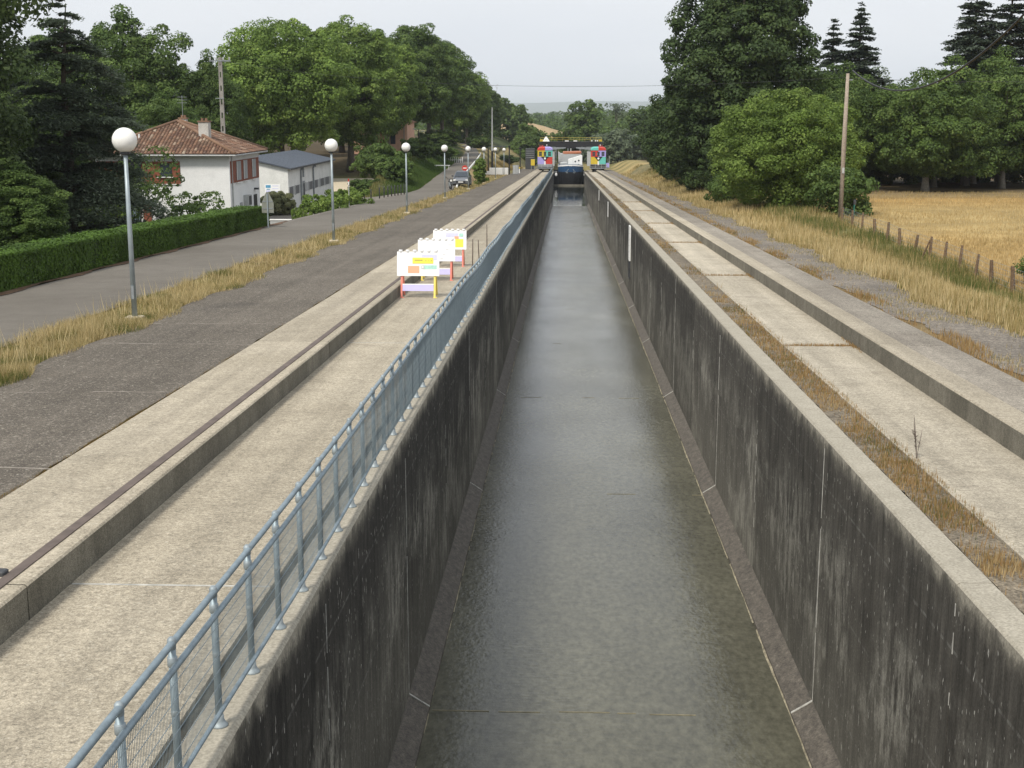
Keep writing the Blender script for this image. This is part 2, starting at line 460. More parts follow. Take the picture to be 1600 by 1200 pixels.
M['leaf_dark2'] = leaf_material('deep_green_leaves', (0.0379, 0.0617, 0.0202), (0.0885, 0.1275, 0.0379), 0.34, (0.1391, 0.1811, 0.0633))
M['leaf_bush'] = leaf_material('bright_bush_leaves', (0.0907, 0.1482, 0.0269), (0.1814, 0.2630, 0.0504), 0.40, (0.2772, 0.3611, 0.0840))
M['leaf_mid'] = leaf_material('mid_green_leaves', (0.0517, 0.0896, 0.0228), (0.1186, 0.1824, 0.0426), 0.40, (0.1823, 0.2405, 0.0684))
M['leaf_cedar'] = leaf_material('blue_cedar_needles', (0.058, 0.080, 0.048), (0.118, 0.148, 0.094), 0.38, (0.16, 0.19, 0.135))
M['leaf_fir'] = leaf_material('dark_fir_needles', (0.036, 0.052, 0.034), (0.078, 0.102, 0.070), 0.2, (0.11, 0.135, 0.095))
M['leaf_olive'] = leaf_material('grey_willow_leaves', (0.0805, 0.1087, 0.0633), (0.1380, 0.1750, 0.1035), 0.35, (0.1840, 0.2113, 0.1265))
M['leaf_hedge'] = leaf_material('clipped_hedge_leaves', (0.045, 0.090, 0.010), (0.090, 0.165, 0.018), 0.22, (0.125, 0.20, 0.03))
M['leaf_topiary'] = leaf_material('topiary_leaves', (0.12, 0.135, 0.06), (0.22, 0.23, 0.11), 0.35, (0.26, 0.24, 0.15))
M['hedge_core'] = plain('hedge_core', (0.016, 0.03, 0.008), 0.9, 0, 0.3, 8)

def grass_material(name, c0, c1, c2):
    t = NT(name)
    a = t.attr('tint')
    c = t.ramp(a.outputs['Fac'], [(0.0, c0), (0.5, c1), (1.0, c2)])
    t.color(c); t.set(Roughness=0.75); t.b.inputs['Specular IOR Level'].default_value = 0.2
    tr = t.n.new('ShaderNodeBsdfTranslucent'); t.link(c, tr.inputs['Color'])
    mx = t.n.new('ShaderNodeMixShader'); mx.inputs[0].default_value = 0.25
    t.link(t.b.outputs[0], mx.inputs[1]); t.link(tr.outputs[0], mx.inputs[2])
    t.link(mx.outputs[0], t.out.inputs['Surface'])
    return t.m
M['grass'] = grass_material('mixed_dry_grass', (0.10, 0.125, 0.03), (0.36, 0.27, 0.115), (0.60, 0.49, 0.27))
M['hay'] = grass_material('golden_hay', (0.20, 0.165, 0.065), (0.41, 0.295, 0.13), (0.57, 0.45, 0.235))
M['weeds'] = grass_material('rusty_weeds', (0.10, 0.12, 0.035), (0.31, 0.185, 0.075), (0.46, 0.35, 0.18))
M['green_grass'] = grass_material('green_grass', (0.045, 0.085, 0.015), (0.075, 0.12, 0.025), (0.24, 0.21, 0.08))

def ground_material():
    t = NT('ground_cover')
    a = t.attr('ground')
    n = t.noise(0.35, 5, 0.65); f = t.noise(9, 4, 0.7)
    c = t.mix(1.0, a.outputs['Color'], t.ramp(n, [(0.3, 0.68), (0.7, 1.25)]), 'MULTIPLY')
    c = t.mix(1.0, c, t.ramp(f, [(0.3, 0.68), (0.7, 1.3)]), 'MULTIPLY')
    t.color(c); t.set(Roughness=0.95); t.b.inputs['Specular IOR Level'].default_value = 0.1
    t.bump(f, 0.6, 0.05)
    return t.m
M['ground'] = ground_material()

# ---------------------------------------------------------------- terrain heights
def smooth(t):
    t = np.clip(t, 0, 1); return t * t * (3 - 2 * t)
def road_right(y): return np.interp(y, [0, 130, 142, 163, 222, 248, 282, 330], [-11.6, -11.6, -12.3, -13.3, -15.4, -16.5, -19.3, -24])
def road_left(y): return road_right(y) - np.interp(y, [0, 70, 130, 190, 280], [4.1, 4.1, 3.5, 2.8, 2.8])
def ramp_edge(y): return np.interp(y, [0, 135, 163, 222, 250, 300], [-11.0, -11.0, -11.3, -14.0, -12.5, -10.5])
def road_z(y):
    a = -0.03 * y + 0.3
    return np.where(y < 120, a, np.where(y > 152, -3.8, -3.3 - 0.5 * (1 - ((152 - np.clip(y, 120, 152)) / 32) ** 2)))
def ground_z(x, y):
    x = np.asarray(x, float); y = np.asarray(y, float)
    rp = np.maximum(-0.03 * y, -9.3)
    xr, xl, xe = road_right(y), road_left(y), ramp_edge(y)
    zr = road_z(y)
    L = np.where(x > xe, rp + 0.27, np.where(x > xr, (rp + 0.27) + (zr - rp - 0.27) * smooth((xe - x) / np.maximum(xe - xr, 0.05)), zr))
    garden = np.maximum(-0.03 * y - 0.9, -3.8)
    yb = np.interp(x, [-30, -21.5, -19.5, -10], [158, 158, 124, 124])
    garden = garden + (-2.0 - garden) * smooth((y - yb) / 14) * np.where(y > 110, 1, 0)
    L = np.where(x < xl, zr + (garden - zr) * smooth((xl - x) / 4.0), L)
    zf = np.interp(y, [0, 80, 200, 330, 500], [-1.9, -1.9, -4.4, -7.5, -9])
    Rr = (rp + 0.17) + (zf - rp - 0.17) * smooth((x - 9.3) / 4.2)
    z = np.where(x < 0, L, Rr)
    far = np.interp(y, [330, 1000, 3000, 7000], [-9, -12, -14, -16])
    k = smooth((y - 300) / 60)
    kl = smooth((y - 430) / 120)
    k = np.where(x < -16, kl, k)
    return z * (1 - k) + far * k
def gz(x, y): return float(ground_z(x, y))

def vnoise(x, y, s, seed=0):
    r = np.zeros_like(np.asarray(x, float))
    g = np.random.default_rng(seed)
    for i in range(7):
        a = g.uniform(0, 6.28); f = s * g.uniform(0.6, 1.9); p = g.uniform(0, 6.28)
        r += np.sin((x * np.cos(a) + y * np.sin(a)) * f + p)
    return r / 7

def grid_mesh(name, xs, ys, zf, mat, colf=None):
    X, Y = np.meshgrid(xs, ys)
    Z = zf(X, Y)
    nx, ny = len(xs), len(ys)
    V = np.stack([X, Y, Z], -1).reshape(-1, 3)
    i = (np.arange(ny - 1)[:, None] * nx + np.arange(nx - 1)[None, :]).reshape(-1)
    Fq = np.stack([i, i + 1, i + nx + 1, i + nx], -1)
    me = np_mesh(name, V, Fq, mat)
    if colf is not None:
        c = me.color_attributes.new('ground', 'FLOAT_COLOR', 'POINT')
        rgb = colf(V[:, 0], V[:, 1])
        c.data.foreach_set('color', np.concatenate([rgb, np.ones((len(rgb), 1))], 1).astype(np.float32).ravel())
    me.polygons.foreach_set('use_smooth', np.ones(len(Fq), dtype=bool))
    return me

def np_mesh(name, V, F, mat, tint=None):
    V = np.asarray(V, np.float32); F = np.asarray(F, np.int32)
    k = F.shape[1]
    me = bpy.data.meshes.new(name)
    me.vertices.add(len(V)); me.vertices.foreach_set('co', V.ravel())
    me.loops.add(F.size); me.loops.foreach_set('vertex_index', F.ravel())
    me.polygons.add(len(F)); me.polygons.foreach_set('loop_start', np.arange(0, F.size, k, dtype=np.int32))
    if tint is not None:
        a = me.attributes.new('tint', 'FLOAT', 'FACE'); a.data.foreach_set('value', np.asarray(tint, np.float32))
    me.materials.append(mat)
    me.update(calc_edges=True)
    return me

GOLD = np.array([0.40, 0.25, 0.085]); STRAW = np.array([0.38, 0.29, 0.135]); OLIVE = np.array([0.165, 0.155, 0.058])
GREEN = np.array([0.066, 0.105, 0.022]); FLOOR = np.array([0.105, 0.08, 0.046]); DRYB = np.array([0.25, 0.185, 0.095]); EARTH = np.array([0.23, 0.155, 0.095])
DARKG = np.array([0.042, 0.055, 0.02]); FARM = np.array([0.17, 0.155, 0.07])
def ground_colour(x, y):
    n = vnoise(x, y, 0.35, 3); n2 = vnoise(x, y, 0.09, 4)
    def mixc(a, b, t): return a * (1 - t[:, None]) + b * t[:, None]
    one = np.ones((len(x), 1))
    # right side
    c = one * STRAW
    c = mixc(c, one * DRYB * 0.8, smooth((9.5 + n * 0.5 - x) / 0.5))
    c = mixc(c, one * OLIVE, smooth((x - 11.2 + n * 1.2) / 1.0))
    field = mixc(one * GOLD, one * STRAW, smooth(0.4 + n2 * 1.2))
    c = mixc(c, field, smooth((x - 14.2 + n * 0.25) / 0.5))
    c = mixc(c, one * DRYB, smooth((y - 98 + n * 3) / 6) * (x > 12))
    c = mixc(c, one * FLOOR, smooth((y - 108 + n * 3) / 8) * (x > 13))
    bank = mixc(one * STRAW, one * OLIVE, smooth(0.5 + n * 1.4))
    c = mixc(c, bank, smooth((y - 110) / 10) * smooth((17 - x) / 3))
    # left side
    xr, xl, xe = road_right(y), road_left(y), ramp_edge(y)
    l = mixc(one * DRYB * 0.75, one * OLIVE, smooth(0.4 + n))
    emb = mixc(one * EARTH, one * STRAW, smooth(0.3 + n * 1.3))
    l = mixc(l, emb, smooth((y - 150) / 20) * smooth((xe + 0.4 - x) / 0.6) * (y < 236))
    beyond = mixc(one * OLIVE, one * STRAW, smooth(0.5 + n * 1.2))
    l = mixc(l, beyond, smooth((y - 236) / 12))
    gard = mixc(one * DARKG, one * GREEN, smooth(0.3 + n))
    lf = mixc(gard, one * GREEN, smooth((y - 118) / 6))
    lf = mixc(lf, mixc(one * OLIVE, one * STRAW, smooth(0.2 + n * 1.5)) * 0.8, smooth((y - 126) / 8) * smooth((xl - 2.2 - x) / 2.5))
    lf = mixc(lf, one * FLOOR, smooth((y - 158) / 6) * smooth((-20 - x) / 3))
    lf = mixc(lf, one * GREEN * 1.1, smooth((y - 166) / 12) * smooth((x + 26) / 4))
    lf = mixc(lf, one * DARKG, smooth((y - 215) / 15))
    lf = mixc(lf, one * FLOOR * 0.8, smooth((-29.5 - x) / 3) * (y > 100))
    l = np.where((x < xl)[:, None], lf, l)
    c = np.where((x < 0)[:, None], l, c)
    c = mixc(c, mixc(one * FARM, one * DARKG * 1.3, smooth(0.5 + n2 * 1.5)), smooth((y - 310) / 40))
    return np.clip(c, 0.01, 1)

def ground_full(X, Y):
    Z = ground_z(X, Y)
    tr = (np.abs(X) < 6.86) & (Y < 331)
    return np.where(tr, np.maximum(-0.03 * Y, -9.3) - 6.5, Z)

xs = np.concatenate([-np.geomspace(4500, 52, 26), np.arange(-50, -20, 2.0), np.arange(-20, -6.9, 0.55), [-6.89, -6.84, 0, 6.84, 6.89],
                     np.arange(7.3, 16, 0.5), np.arange(16, 50, 2.0), np.geomspace(52, 4500, 26)])
ys = np.concatenate([np.arange(-40, 330.5, 2.0), [330.5, 331.5], np.arange(334, 420, 6), np.geomspace(425, 13000, 40)])
structure(link('ground', grid_mesh('ground', xs, ys, ground_full, M['ground'], ground_colour)))

def ribbon(name, y0, y1, step, left, right, nx, lift, mat, jag=0.0, seed=0):
    """a sheet that follows the ground between two side lines"""
    ys = np.arange(y0, y1 + step * 0.5, step); g = np.random.default_rng(seed)
    V = []
    for y in ys:
        a = float(left(y)) + g.uniform(-jag, jag); b = float(right(y)) + g.uniform(-jag, jag)
        for k in range(nx + 1):
            x = a + (b - a) * k / nx
            V.append((x, y, gz(x, y) + lift))
    n = nx + 1
    i = (np.arange(len(ys) - 1)[:, None] * n + np.arange(nx)[None, :]).reshape(-1)
    return structure(link(name, np_mesh(name, V, np.stack([i, i + 1, i + n + 1, i + n], -1), mat)))

ribbon('asphalt_pavement', -20, 300, 0.8, lambda y: -10.15 + 0.12 * math.sin(y * 0.7), lambda y: -6.93, 3, 0.034, M['asphalt'], 0.05, 2)
ribbon('road', -10, 330, 1.0, road_left, lambda y: road_right(y) - 0.1, 6, 0.024, M['road'], 0.04, 3)
ribbon('gravel_track', -10, 292, 0.3, lambda y: 7.35 + 0.18 * math.sin(y * 0.9) + 0.1 * math.sin(y * 2.3), lambda y: 9.1 + 0.25 * math.sin(y * 0.5) + 0.12 * math.sin(y * 1.9), 3, 0.014, M['gravel'], 0.05, 4)
ribbon('yard_paving', 66, 131, 0.8, lambda y: -23.0 if y > 88 else -16.2 - 6.8 * sstep((y - 66) / 22), lambda y: float(road_left(y)) + 0.2, 12, 0.03, M['road'], 0.05, 5)
ribbon('pale_courtyard', 129.5, 157, 0.8, lambda y: -29.0, lambda y: -21.2 + 0.8 * math.sin(y * 0.4), 8, 0.034, M['pale_gravel'], 0.15, 6)
ribbon('earth_strip', 5, 72, 0.5, lambda y: -16.35, lambda y: float(road_left(y)) + 0.05 + 0.12 * math.sin(y * 1.3), 3, 0.045, M['litter'], 0.05, 9)
# low white kerb along the far stretch of the road
kb = MB()
for y in range(138, 250, 4):
    a, b = float(road_right(y)) + 0.05, float(road_right(y + 3.96)) + 0.05
    z0, z1 = float(road_z(y)), float(road_z(y + 3.96))
    kb.add([(a, y, z0 - .1), (a + .16, y, z0 - .1), (b + .16, y + 3.96, z1 - .1), (b, y + 3.96, z1 - .1),
            (a, y, z0 + .13), (a + .16, y, z0 + .13), (b + .16, y + 3.96, z1 + .13), (b, y + 3.96, z1 + .13)],
           [(0, 3, 2, 1), (4, 5, 6, 7), (0, 1, 5, 4), (1, 2, 6, 5), (2, 3, 7, 6), (3, 0, 4, 7)])
structure(kb.obj('kerb', M['white']))

# ---------------------------------------------------------------- the sloping channel
FL = -4.4                                 # floor below the wall tops
K = -0.03
Y_END = 288.0
def joint_positions(a, step, y0, y1):
    out = [y0]; y = a
    while y < y1:
        if y > y0 + 0.5: out.append(y)
        y += step
    out.append(y1)
    return out

floor = structure(MB().box(-3.5, 3.5, -20, 332, FL - 0.8, FL - 0.30, K).obj('channel_floor', M['fillet']))
js = joint_positions(5.7 - 13.2, 13.2, -18, Y_END)
for a, b in zip(js, js[1:]):
    MB().box(-3.2, 3.2, a + 0.012, b - 0.012, FL - 0.28, FL, K).obj('floor_slab', M['fillet'], floor)
# silt line lying in the floor joints
for y in js[1:-1]:
    s = MB()
    g = np.random.default_rng(int(abs(y) * 10))
    x = -2.7
    while x < 2.6:
        w = g.uniform(0.25, 0.8)
        if g.random() < (0.75 if y < 25 and x < 0.6 else 0.22):
            jy = g.uniform(-0.02, 0.02); s.box(x, x + w, y + jy - g.uniform(0.006, 0.016), y + jy + g.uniform(0.008, 0.02), FL - 0.01, FL + 0.022, K)
        x += w + g.uniform(0.0, 0.3)
    if s.v: s.obj('silt_line', M['moss_seal'], floor)

wall_l = thing('channel_wall', 'tall black stained concrete channel wall that carries the galvanised railing', 'wall', (-3.05, 0, FL))
wall_r = thing('channel_wall', 'tall black stained concrete channel wall with the white gauge plate and no railing', 'wall', (3.1, 0, FL))
js = joint_positions(5.7 - 13.2, 6.6, -18, Y_END)
for (w, xi, xo, sg) in ((wall_l, -3.05, -3.40, -1), (wall_r, 3.10, 3.46, 1)):
    lx = w.location.x
    back = MB().box(min(xi, xo) - lx + 0.05, max(xi, xo) - lx - 0.05, -18, Y_END - 0.01, -0.3, -FL - 0.04, K)
    back.obj('wall_core', M['fillet'], w)
    for q, (a, b) in enumerate(zip(js, js[1:])):
        x0, x1 = min(xi, xo) - lx, max(xi, xo) - lx
        g = 0.008
        c = 0.025                     # chamfered lip
        ring = []
        for y in (a + g, b - g):
            zz = K * y
            ring.append([(x0, y, -0.25 + zz), (x1, y, -0.25 + zz), (x1, y, 4.4 - c + zz), (x1 - c, y, 4.4 + zz), (x0 + c, y, 4.4 + zz), (x0, y, 4.4 - c + zz)])
        MB().loft(ring).obj('wall_panel', M['wall'], w)
    # pale mortar lines down the main joints, broken and uneven
    for q, y in enumerate(js[1:-1]):
        main = abs(((y - 5.7) / 13.2) - round((y - 5.7) / 13.2)) < 0.05
        rr = np.random.default_rng(q + (50 if sg > 0 else 0))
        s = MB(); d = rr.uniform(0.1, 0.4) if main else rr.uniform(0.2, 1.5)
        end = 4.12 if main else rr.uniform(1.2, 3.6)
        xf = (xi - lx)
        while d < end:
            n = min(d + rr.uniform(0.08, 0.22), end)
            hw = (0.009 + 0.012 * max(0, math.sin(d * 1.7 + q)) + rr.uniform(0, 0.006)) if main else rr.uniform(0.004, 0.008)
            zz = 4.4 + K * y
            if rr.random() < (0.95 if main else 0.55):
                s.box(min(xf, xf - sg * 0.006), max(xf, xf - sg * 0.006), y - hw, y + hw, zz - n, zz - d)
            d = n
        if s.v: s.obj('joint_mortar', M['seal'], w)
    # sloping toe kerb at the foot of the wall
    jf = joint_positions(5.7 - 13.2, 13.2, -18, Y_END)
    for a, b in zip(jf, jf[1:]):
        ring = []
        for y in (a + 0.01, b - 0.01):
            zz = K * y
            xa, xb = xi - lx, xi - lx - sg * 0.31
            ring.append([(xa, y, -0.02 + zz), (xb, y, -0.02 + zz), (xb, y, 0.07 + zz), (xa, y, 0.27 + zz)])
        MB().loft(ring).obj('toe_kerb', M['fillet'], w)
        if a > 0:
            xa, xb = xi - lx - sg * 0.003, xi - lx - sg * 0.315
            zz = K * a
            MB().add([(xb, a - .02, .07 + zz), (xb, a + .02, .07 + zz), (xa, a + .02, .272 + zz), (xa, a - .02, .272 + zz),
                      (xb, a - .02, .085 + zz), (xb, a + .02, .085 + zz), (xa, a + .02, .287 + zz), (xa, a - .02, .287 + zz)],
                     [(0, 3, 2, 1), (4, 5, 6, 7), (0, 1, 5, 4), (1, 2, 6, 5), (2, 3, 7, 6), (3, 0, 4, 7)]).obj('kerb_mortar', M['seal'], w)
    # pale scum line where the water touches the toe
    s = MB(); rr = np.random.default_rng(91 + sg); pts = []
    for y in np.arange(3.0, 170, 0.35):
        wv = 0.5 + 0.5 * math.sin(y * 0.9 + sg) * math.sin(y * 0.37)
        pts.append((y, max(0.004, (0.008 + 0.020 * wv) * rr.uniform(0.5, 1.4) * (1.0 if sg > 0 else 0.6)), rr.uniform(0.018, 0.05)))
    for (ya, ta, ha), (yb_, tb, hb) in zip(pts, pts[1:]):
        if rr.random() < (0.93 if sg > 0 else 0.55):
            x0 = xi - lx - sg * 0.311
            s.quad((x0 - sg * ta, ya, 0.018 + K * ya), (x0 - sg * tb, yb_, 0.018 + K * yb_), (x0, yb_, hb + K * yb_), (x0, ya, ha + K * ya))
    tag(s.obj('scum_line', M['scum'], w), kind='stuff')

# water: a thin rippled film running down the slope and the level pool it meets
fy = np.concatenate([np.arange(-18, 211, 3.0)])
film = MB()
POOL = FL + K * 210 + 0.02
for a, b in zip(fy, fy[1:]):
    film.quad((-2.80, a, FL + 0.016 + K * a), (2.85, a, FL + 0.016 + K * a), (2.85, b, FL + 0.016 + K * b), (-2.80, b, FL + 0.016 + K * b))
structure(film.obj('water_film', M['film']))
pool = MB()
pool.quad((-3.04, 206, POOL), (3.09, 206, POOL), (3.09, Y_END, POOL), (-3.04, Y_END, POOL))
pool.quad((-6.8, Y_END + .01, POOL), (6.8, Y_END + .01, POOL), (6.8, 331, POOL), (-6.8, 331, POOL))
structure(pool.obj('canal_water', M['pool']))

# ---------------------------------------------------------------- concrete tracks either side
def track(sg, xin, xstep, xout):
    nm = structure(MB().box(min(sg * xin, sg * xout) + (0.02 if sg > 0 else 0.0), max(sg * xin, sg * xout) - (0.0 if sg > 0 else 0.02), -20, 300, -1.2, -0.10, K).obj('concrete_track', M['soil']))
    ja = joint_positions(11.9 - 32.6, 16.3, -20, 300)
    for a, b in zip(ja, ja[1:]):
        MB().box(min(sg * xin, sg * xstep), max(sg * xin, sg * xstep), a + .02, b - .02, -0.095, 0.0, K).obj('track_slab', M['slab'] if sg < 0 else M['slab_grey'], nm)
    jb = joint_positions(26.1 - 45.6, 15.2, -20, 300)
    for q, (a, b) in enumerate(zip(jb, jb[1:])):
        m = MB()
        xk = xstep + 0.5 if sg > 0 else xout
        lo, hi = sorted((sg * xstep, sg * xk))
        c = 0.02
        ring = []
        for y in (a + .012, b - .012):
            zz = K * y
            top = 0.33 + (0.025 if sg > 0 else 0)
            pts = [(lo, y, -0.09 + zz), (hi, y, -0.09 + zz), (hi, y, top - c + zz), (hi - c, y, top + zz), (lo + c, y, top + zz), (lo, y, top - c + zz)]
            ring.append(pts)
        m.loft(ring)
        # riser and ends mottled, with shade painted into the colour; top pale
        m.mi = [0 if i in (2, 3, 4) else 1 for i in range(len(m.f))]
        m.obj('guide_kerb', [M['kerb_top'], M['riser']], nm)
        if sg > 0:
            MB().box(xk + .004, xout, a + .012, b - .012, -0.09, 0.325, K).obj('edge_slab', M['edge_slab'], nm)
    return nm
trl = track(-1, 3.49, 5.43, 6.9)
trr = track(1, 4.0, 5.5, 6.93)
# mortar / dirt lines in the joints of the left track
for y in joint_positions(11.9, 16.3, 5, 200)[1:-1]:
    MB().box(-5.42, -3.50, y - .018, y + .018, -0.09, 0.002, K).obj('joint_filler', M['seal'], trl)
    MB().box(4.02, 5.49, y - .018, y + .018, -0.09, 0.001, K).obj('joint_filler', M['soil'], trr)
for a, b in zip(*(lambda j: (j, j[1:]))(joint_positions(4.0, 24.0, -15, 272))):
    MB().box(-5.72, -5.61, a + .003, b - .003, 0.30, 0.342, K).obj('guide_rail', M['rail'], trl)
# dirt gap behind the left wall, soil strip behind the right one
structure(MB().box(-3.485, -3.405, -18, 290, -0.3, -0.05, K).obj('dirt_gap', M['moss']))
def soil_z(X, Y): return K * Y - 0.03 + 0.035 * vnoise(X, Y, 9, 5) + 0.02 * vnoise(X, Y, 22, 6)
structure(link('soil_strip', grid_mesh('soil_strip', np.linspace(3.465, 3.995, 6), np.arange(-10, 290, 0.25), soil_z, M['soil'])))

# cracks: thin mortar ridges across the asphalt, as the photo shows
for (y, w) in ((15.1, .03), (20.4, .02), (25.8, .03), (28.9, .025), (36.5, .02), (43.2, .02), (52.0, .02)):
    s = MB(); rr = np.random.default_rng(int(y * 7)); x = -10.0
    yy = y
    while x < -7.0:
        n = x + rr.uniform(0.2, 0.5); y2 = yy + rr.uniform(-0.07, 0.07)
        z0 = 0.306 + K * yy
        wa, wb = w * rr.uniform(0.3, 1.0), w * rr.uniform(0.3, 1.0)
        if rr.random() < 0.86: s.quad((x, yy - wa, z0), (n, y2 - wb, 0.306 + K * y2), (n, y2 + wb, 0.306 + K * y2), (x, yy + wa, z0))
        x, yy = n, y2
    structure(s.obj('asphalt_crack', M['crack']))
tag(MB().bbox(-5.96, -5.72, 11.1, 11.22, 0.0, 0.05, .01).obj('steel_bracket', M['dark'], None, (0, 0, 0.33 + K * 11.16 - 0.004)), 'small dark steel bracket lying on the kerb beside the rusty guide rail', 'bracket')

# ---------------------------------------------------------------- vegetation
def unit(v): return v / np.maximum(np.linalg.norm(v, axis=-1, keepdims=True), 1e-6)

def leaf_quads(P, N, size, g, aspect=0.62, fold=0.0):
    """diamond leaves at points P facing N; size is the half length"""
    n = len(P)
    t = unit(np.cross(N, g.normal(size=(n, 3))))
    b = np.cross(N, t)
    s = (size * g.uniform(0.65, 1.35, n))[:, None] if np.isscalar(size) else size[:, None]
    V = np.empty((n, 4, 3))
    V[:, 0] = P - t * s; V[:, 1] = P + b * s * aspect; V[:, 2] = P + t * s; V[:, 3] = P - b * s * aspect
    return V.reshape(-1, 3), np.arange(n * 4).reshape(n, 4)

def fib(n):
    i = np.arange(n) + 0.5
    ph = np.arccos(1 - 2 * i / n); th = np.pi * (1 + 5 ** 0.5) * i
    return np.stack([np.cos(th) * np.sin(ph), np.sin(th) * np.sin(ph), np.cos(ph)], -1)

def broad_crown(seed, H, base, rx, ncl, per, leaf, mat, lobe=0.22, top=1.0, clump=0.24, ry=None, taper=0.0, droop=0.0, low=0.2, deep=0.70):
    """a crown of leaf clumps; returns mesh and the clump centres (for limbs)"""
    g = np.random.default_rng(seed)
    ry = ry or rx
    rzz = (H - base) / 2
    D = unit(fib(ncl) + g.normal(scale=0.10, size=(ncl, 3)))
    ph = g.uniform(0, 6.28, 6)
    lob = 1 + lobe * (np.sin(D[:, 0] * 3.1 + ph[0]) * np.sin(D[:, 1] * 2.7 + ph[1]) + 0.8 * np.sin(D[:, 2] * 4.2 + ph[2]) * np.sin((D[:, 0] + D[:, 1]) * 3.9 + ph[3]))
    rad = g.uniform(deep, 1.04, ncl) * lob
    inner = g.random(ncl) < 0.22
    rad = np.where(inner, rad * g.uniform(0.35, 0.75, ncl), rad)
    C = D * rad[:, None]
    wid = 1 - taper * (C[:, 2] * 0.5 + 0.5)
    C = C * np.stack([rx * wid, ry * wid, np.full(ncl, rzz)], -1)
    C[:, 2] += base + rzz
    C[:, 2] = np.maximum(C[:, 2], base * 0.6 + low)
    cr = clump * min(rx, rzz * 1.2) * g.uniform(0.6, 1.45, ncl)
    tone = g.uniform(-0.24, 0.26, ncl)
    idx = np.repeat(np.arange(ncl), per)
    n = len(idx)
    d = unit(g.normal(size=(n, 3)) + D[idx] * 0.5 + np.array([0, 0, 0.25]))
    rr = g.uniform(0.45, 1.08, n) ** 0.6
    P = C[idx] + d * (cr[idx] * rr)[:, None] * np.array([1.1, 1.1, 0.78])
    P[:, 2] -= droop * cr[idx] * rr ** 2
    N = unit(d * 0.9 + np.array([0, 0, 0.4]) + g.normal(scale=0.40, size=(n, 3)))
    V, F = leaf_quads(P, N, leaf, g)
    tint = np.clip(g.uniform(0.1, 0.75, n) + tone[idx] + (g.random(n) < 0.05) * 0.25, 0, 1)
    return np_mesh('crown', V, F, mat, tint), C, cr

def trunk_mesh(seed, H, base, r, C, mat, nl=9):
    g = np.random.default_rng(seed + 900)
    m = MB()
    pts = []; rs = []
    bend = g.uniform(-0.25, 0.25, 2)
    top = base + (H - base) * 0.62
    for k in range(7):
        t = k / 6
        pts.append((bend[0] * math.sin(t * 3), bend[1] * math.sin(t * 2.4), top * t - 0.3 * (1 - t)))
        rs.append(r * (1.35 if k == 0 else 1) * (1 - 0.72 * t))
    m.tube(pts, rs, 9)
    pick = g.choice(len(C), size=min(nl, len(C)), replace=False)
    for i in pick:
        s0 = Vector(pts[g.integers(2, 5)])
        e = Vector(C[i])
        mid = (s0 + e) / 2 + Vector((0, 0, 0.12 * (e - s0).length))
        m.tube([s0, mid, e], [r * 0.42, r * 0.24, r * 0.07], 5)
    return m.mesh('trunk', mat, True)

def broad_tree(name, label, loc, seed, H, base, rx, ncl, per, leaf, mat, trunk_r=0.3, bark='bark', group=None, cat='tree', rot=0, **kw):
    cm, C, cr = broad_crown(seed, H, base, rx, ncl, per, leaf, M[mat], **kw)
    t = thing(name, label, cat, loc, rot, group)
    link('trunk', trunk_mesh(seed, H, base, trunk_r, C, M[bark]), t)
    link('crown', cm, t)
    return t

def conifer(name, label, loc, seed, H, r, mat, levels=16, per=7, leaf=0.16, bark='bark', droop=0.35, base=0.8, tufts=26, shape=0.8, up=0.0, group=None, lean=0.0, jit=1.0, flat=0.075, spread=0.26):
    """layered branches with needle sprays lying along them"""
    g = np.random.default_rng(seed)
    P = []; N = []; T = []; S_ = []
    wood = MB()
    wood.tube([(0, 0, -0.3), (0.05, 0, H * 0.35), (0.0, 0.05, H * 0.7), (lean, 0, H)], [H * 0.028, H * 0.02, H * 0.011, 0.02], 8)
    for L in range(levels):
        f = L / (levels - 1)
        z0 = base + (H - base) * (f ** 0.92)
        nb = max(2, int(per * (1 - 0.45 * f)))
        a0 = g.uniform(0, 6.28)
        for b in range(nb):
            a = a0 + b * 6.283 / nb + g.uniform(-0.3, 0.3)
            z = z0 + g.uniform(-1, 1) * jit * (H - base) / levels
            ff = min(1.0, max(0.0, (z - base) / (H - base)))
            ln = (r * (1 - ff) ** shape + 0.18) * g.uniform(0.62, 1.15)
            dr = droop * g.uniform(0.6, 1.4)
            pts = []
            for q in range(5):
                u = q / 4
                pts.append((math.cos(a) * ln * u, math.sin(a) * ln * u, z + up * ln * u - dr * ln * u * u + 0.10 * ln * math.sin(u * 2.2)))
            if ln > 0.7: wood.tube([pts[0], pts[2], pts[4]], [0.05 + 0.012 * ln, 0.035, 0.012], 4, False)
            nt = max(3, int(tufts * ln / r))
            for q in range(nt):
                u = g.uniform(0.12, 1.0) ** 0.75
                p = np.array([math.cos(a) * ln * u, math.sin(a) * ln * u, z + up * ln * u - dr * ln * u * u + 0.10 * ln * math.sin(u * 2.2)])
                side = np.array([-math.sin(a), math.cos(a), 0]) * g.normal() * spread * ln * (1 - 0.55 * u)
                k = 9
                pp = p + side + g.normal(size=(k, 3)) * np.array([0.30, 0.30, flat]) * (0.45 + 0.12 * ln)
                pp[:, 2] -= np.abs(np.linalg.norm(side)) * 0.22
                P.append(pp)
                N.append(np.array([0, 0, 1.0]) + g.normal(scale=0.38, size=(k, 3)))
                T.append(np.clip(g.uniform(0.1, 0.7, k) + 0.3 * (u - 0.5) + 0.1 * g.normal(), 0, 1))
    P = np.concatenate(P); N = unit(np.concatenate(N)); T = np.concatenate(T)
    V, F = leaf_quads(P, N, leaf, g, 0.45)
    t = thing(name, label, 'tree', loc, 0, group)
    link('trunk', wood.mesh('trunk', M[bark], True), t)
    link('crown', np_mesh('crown', V, F, M[mat], T), t)
    return t

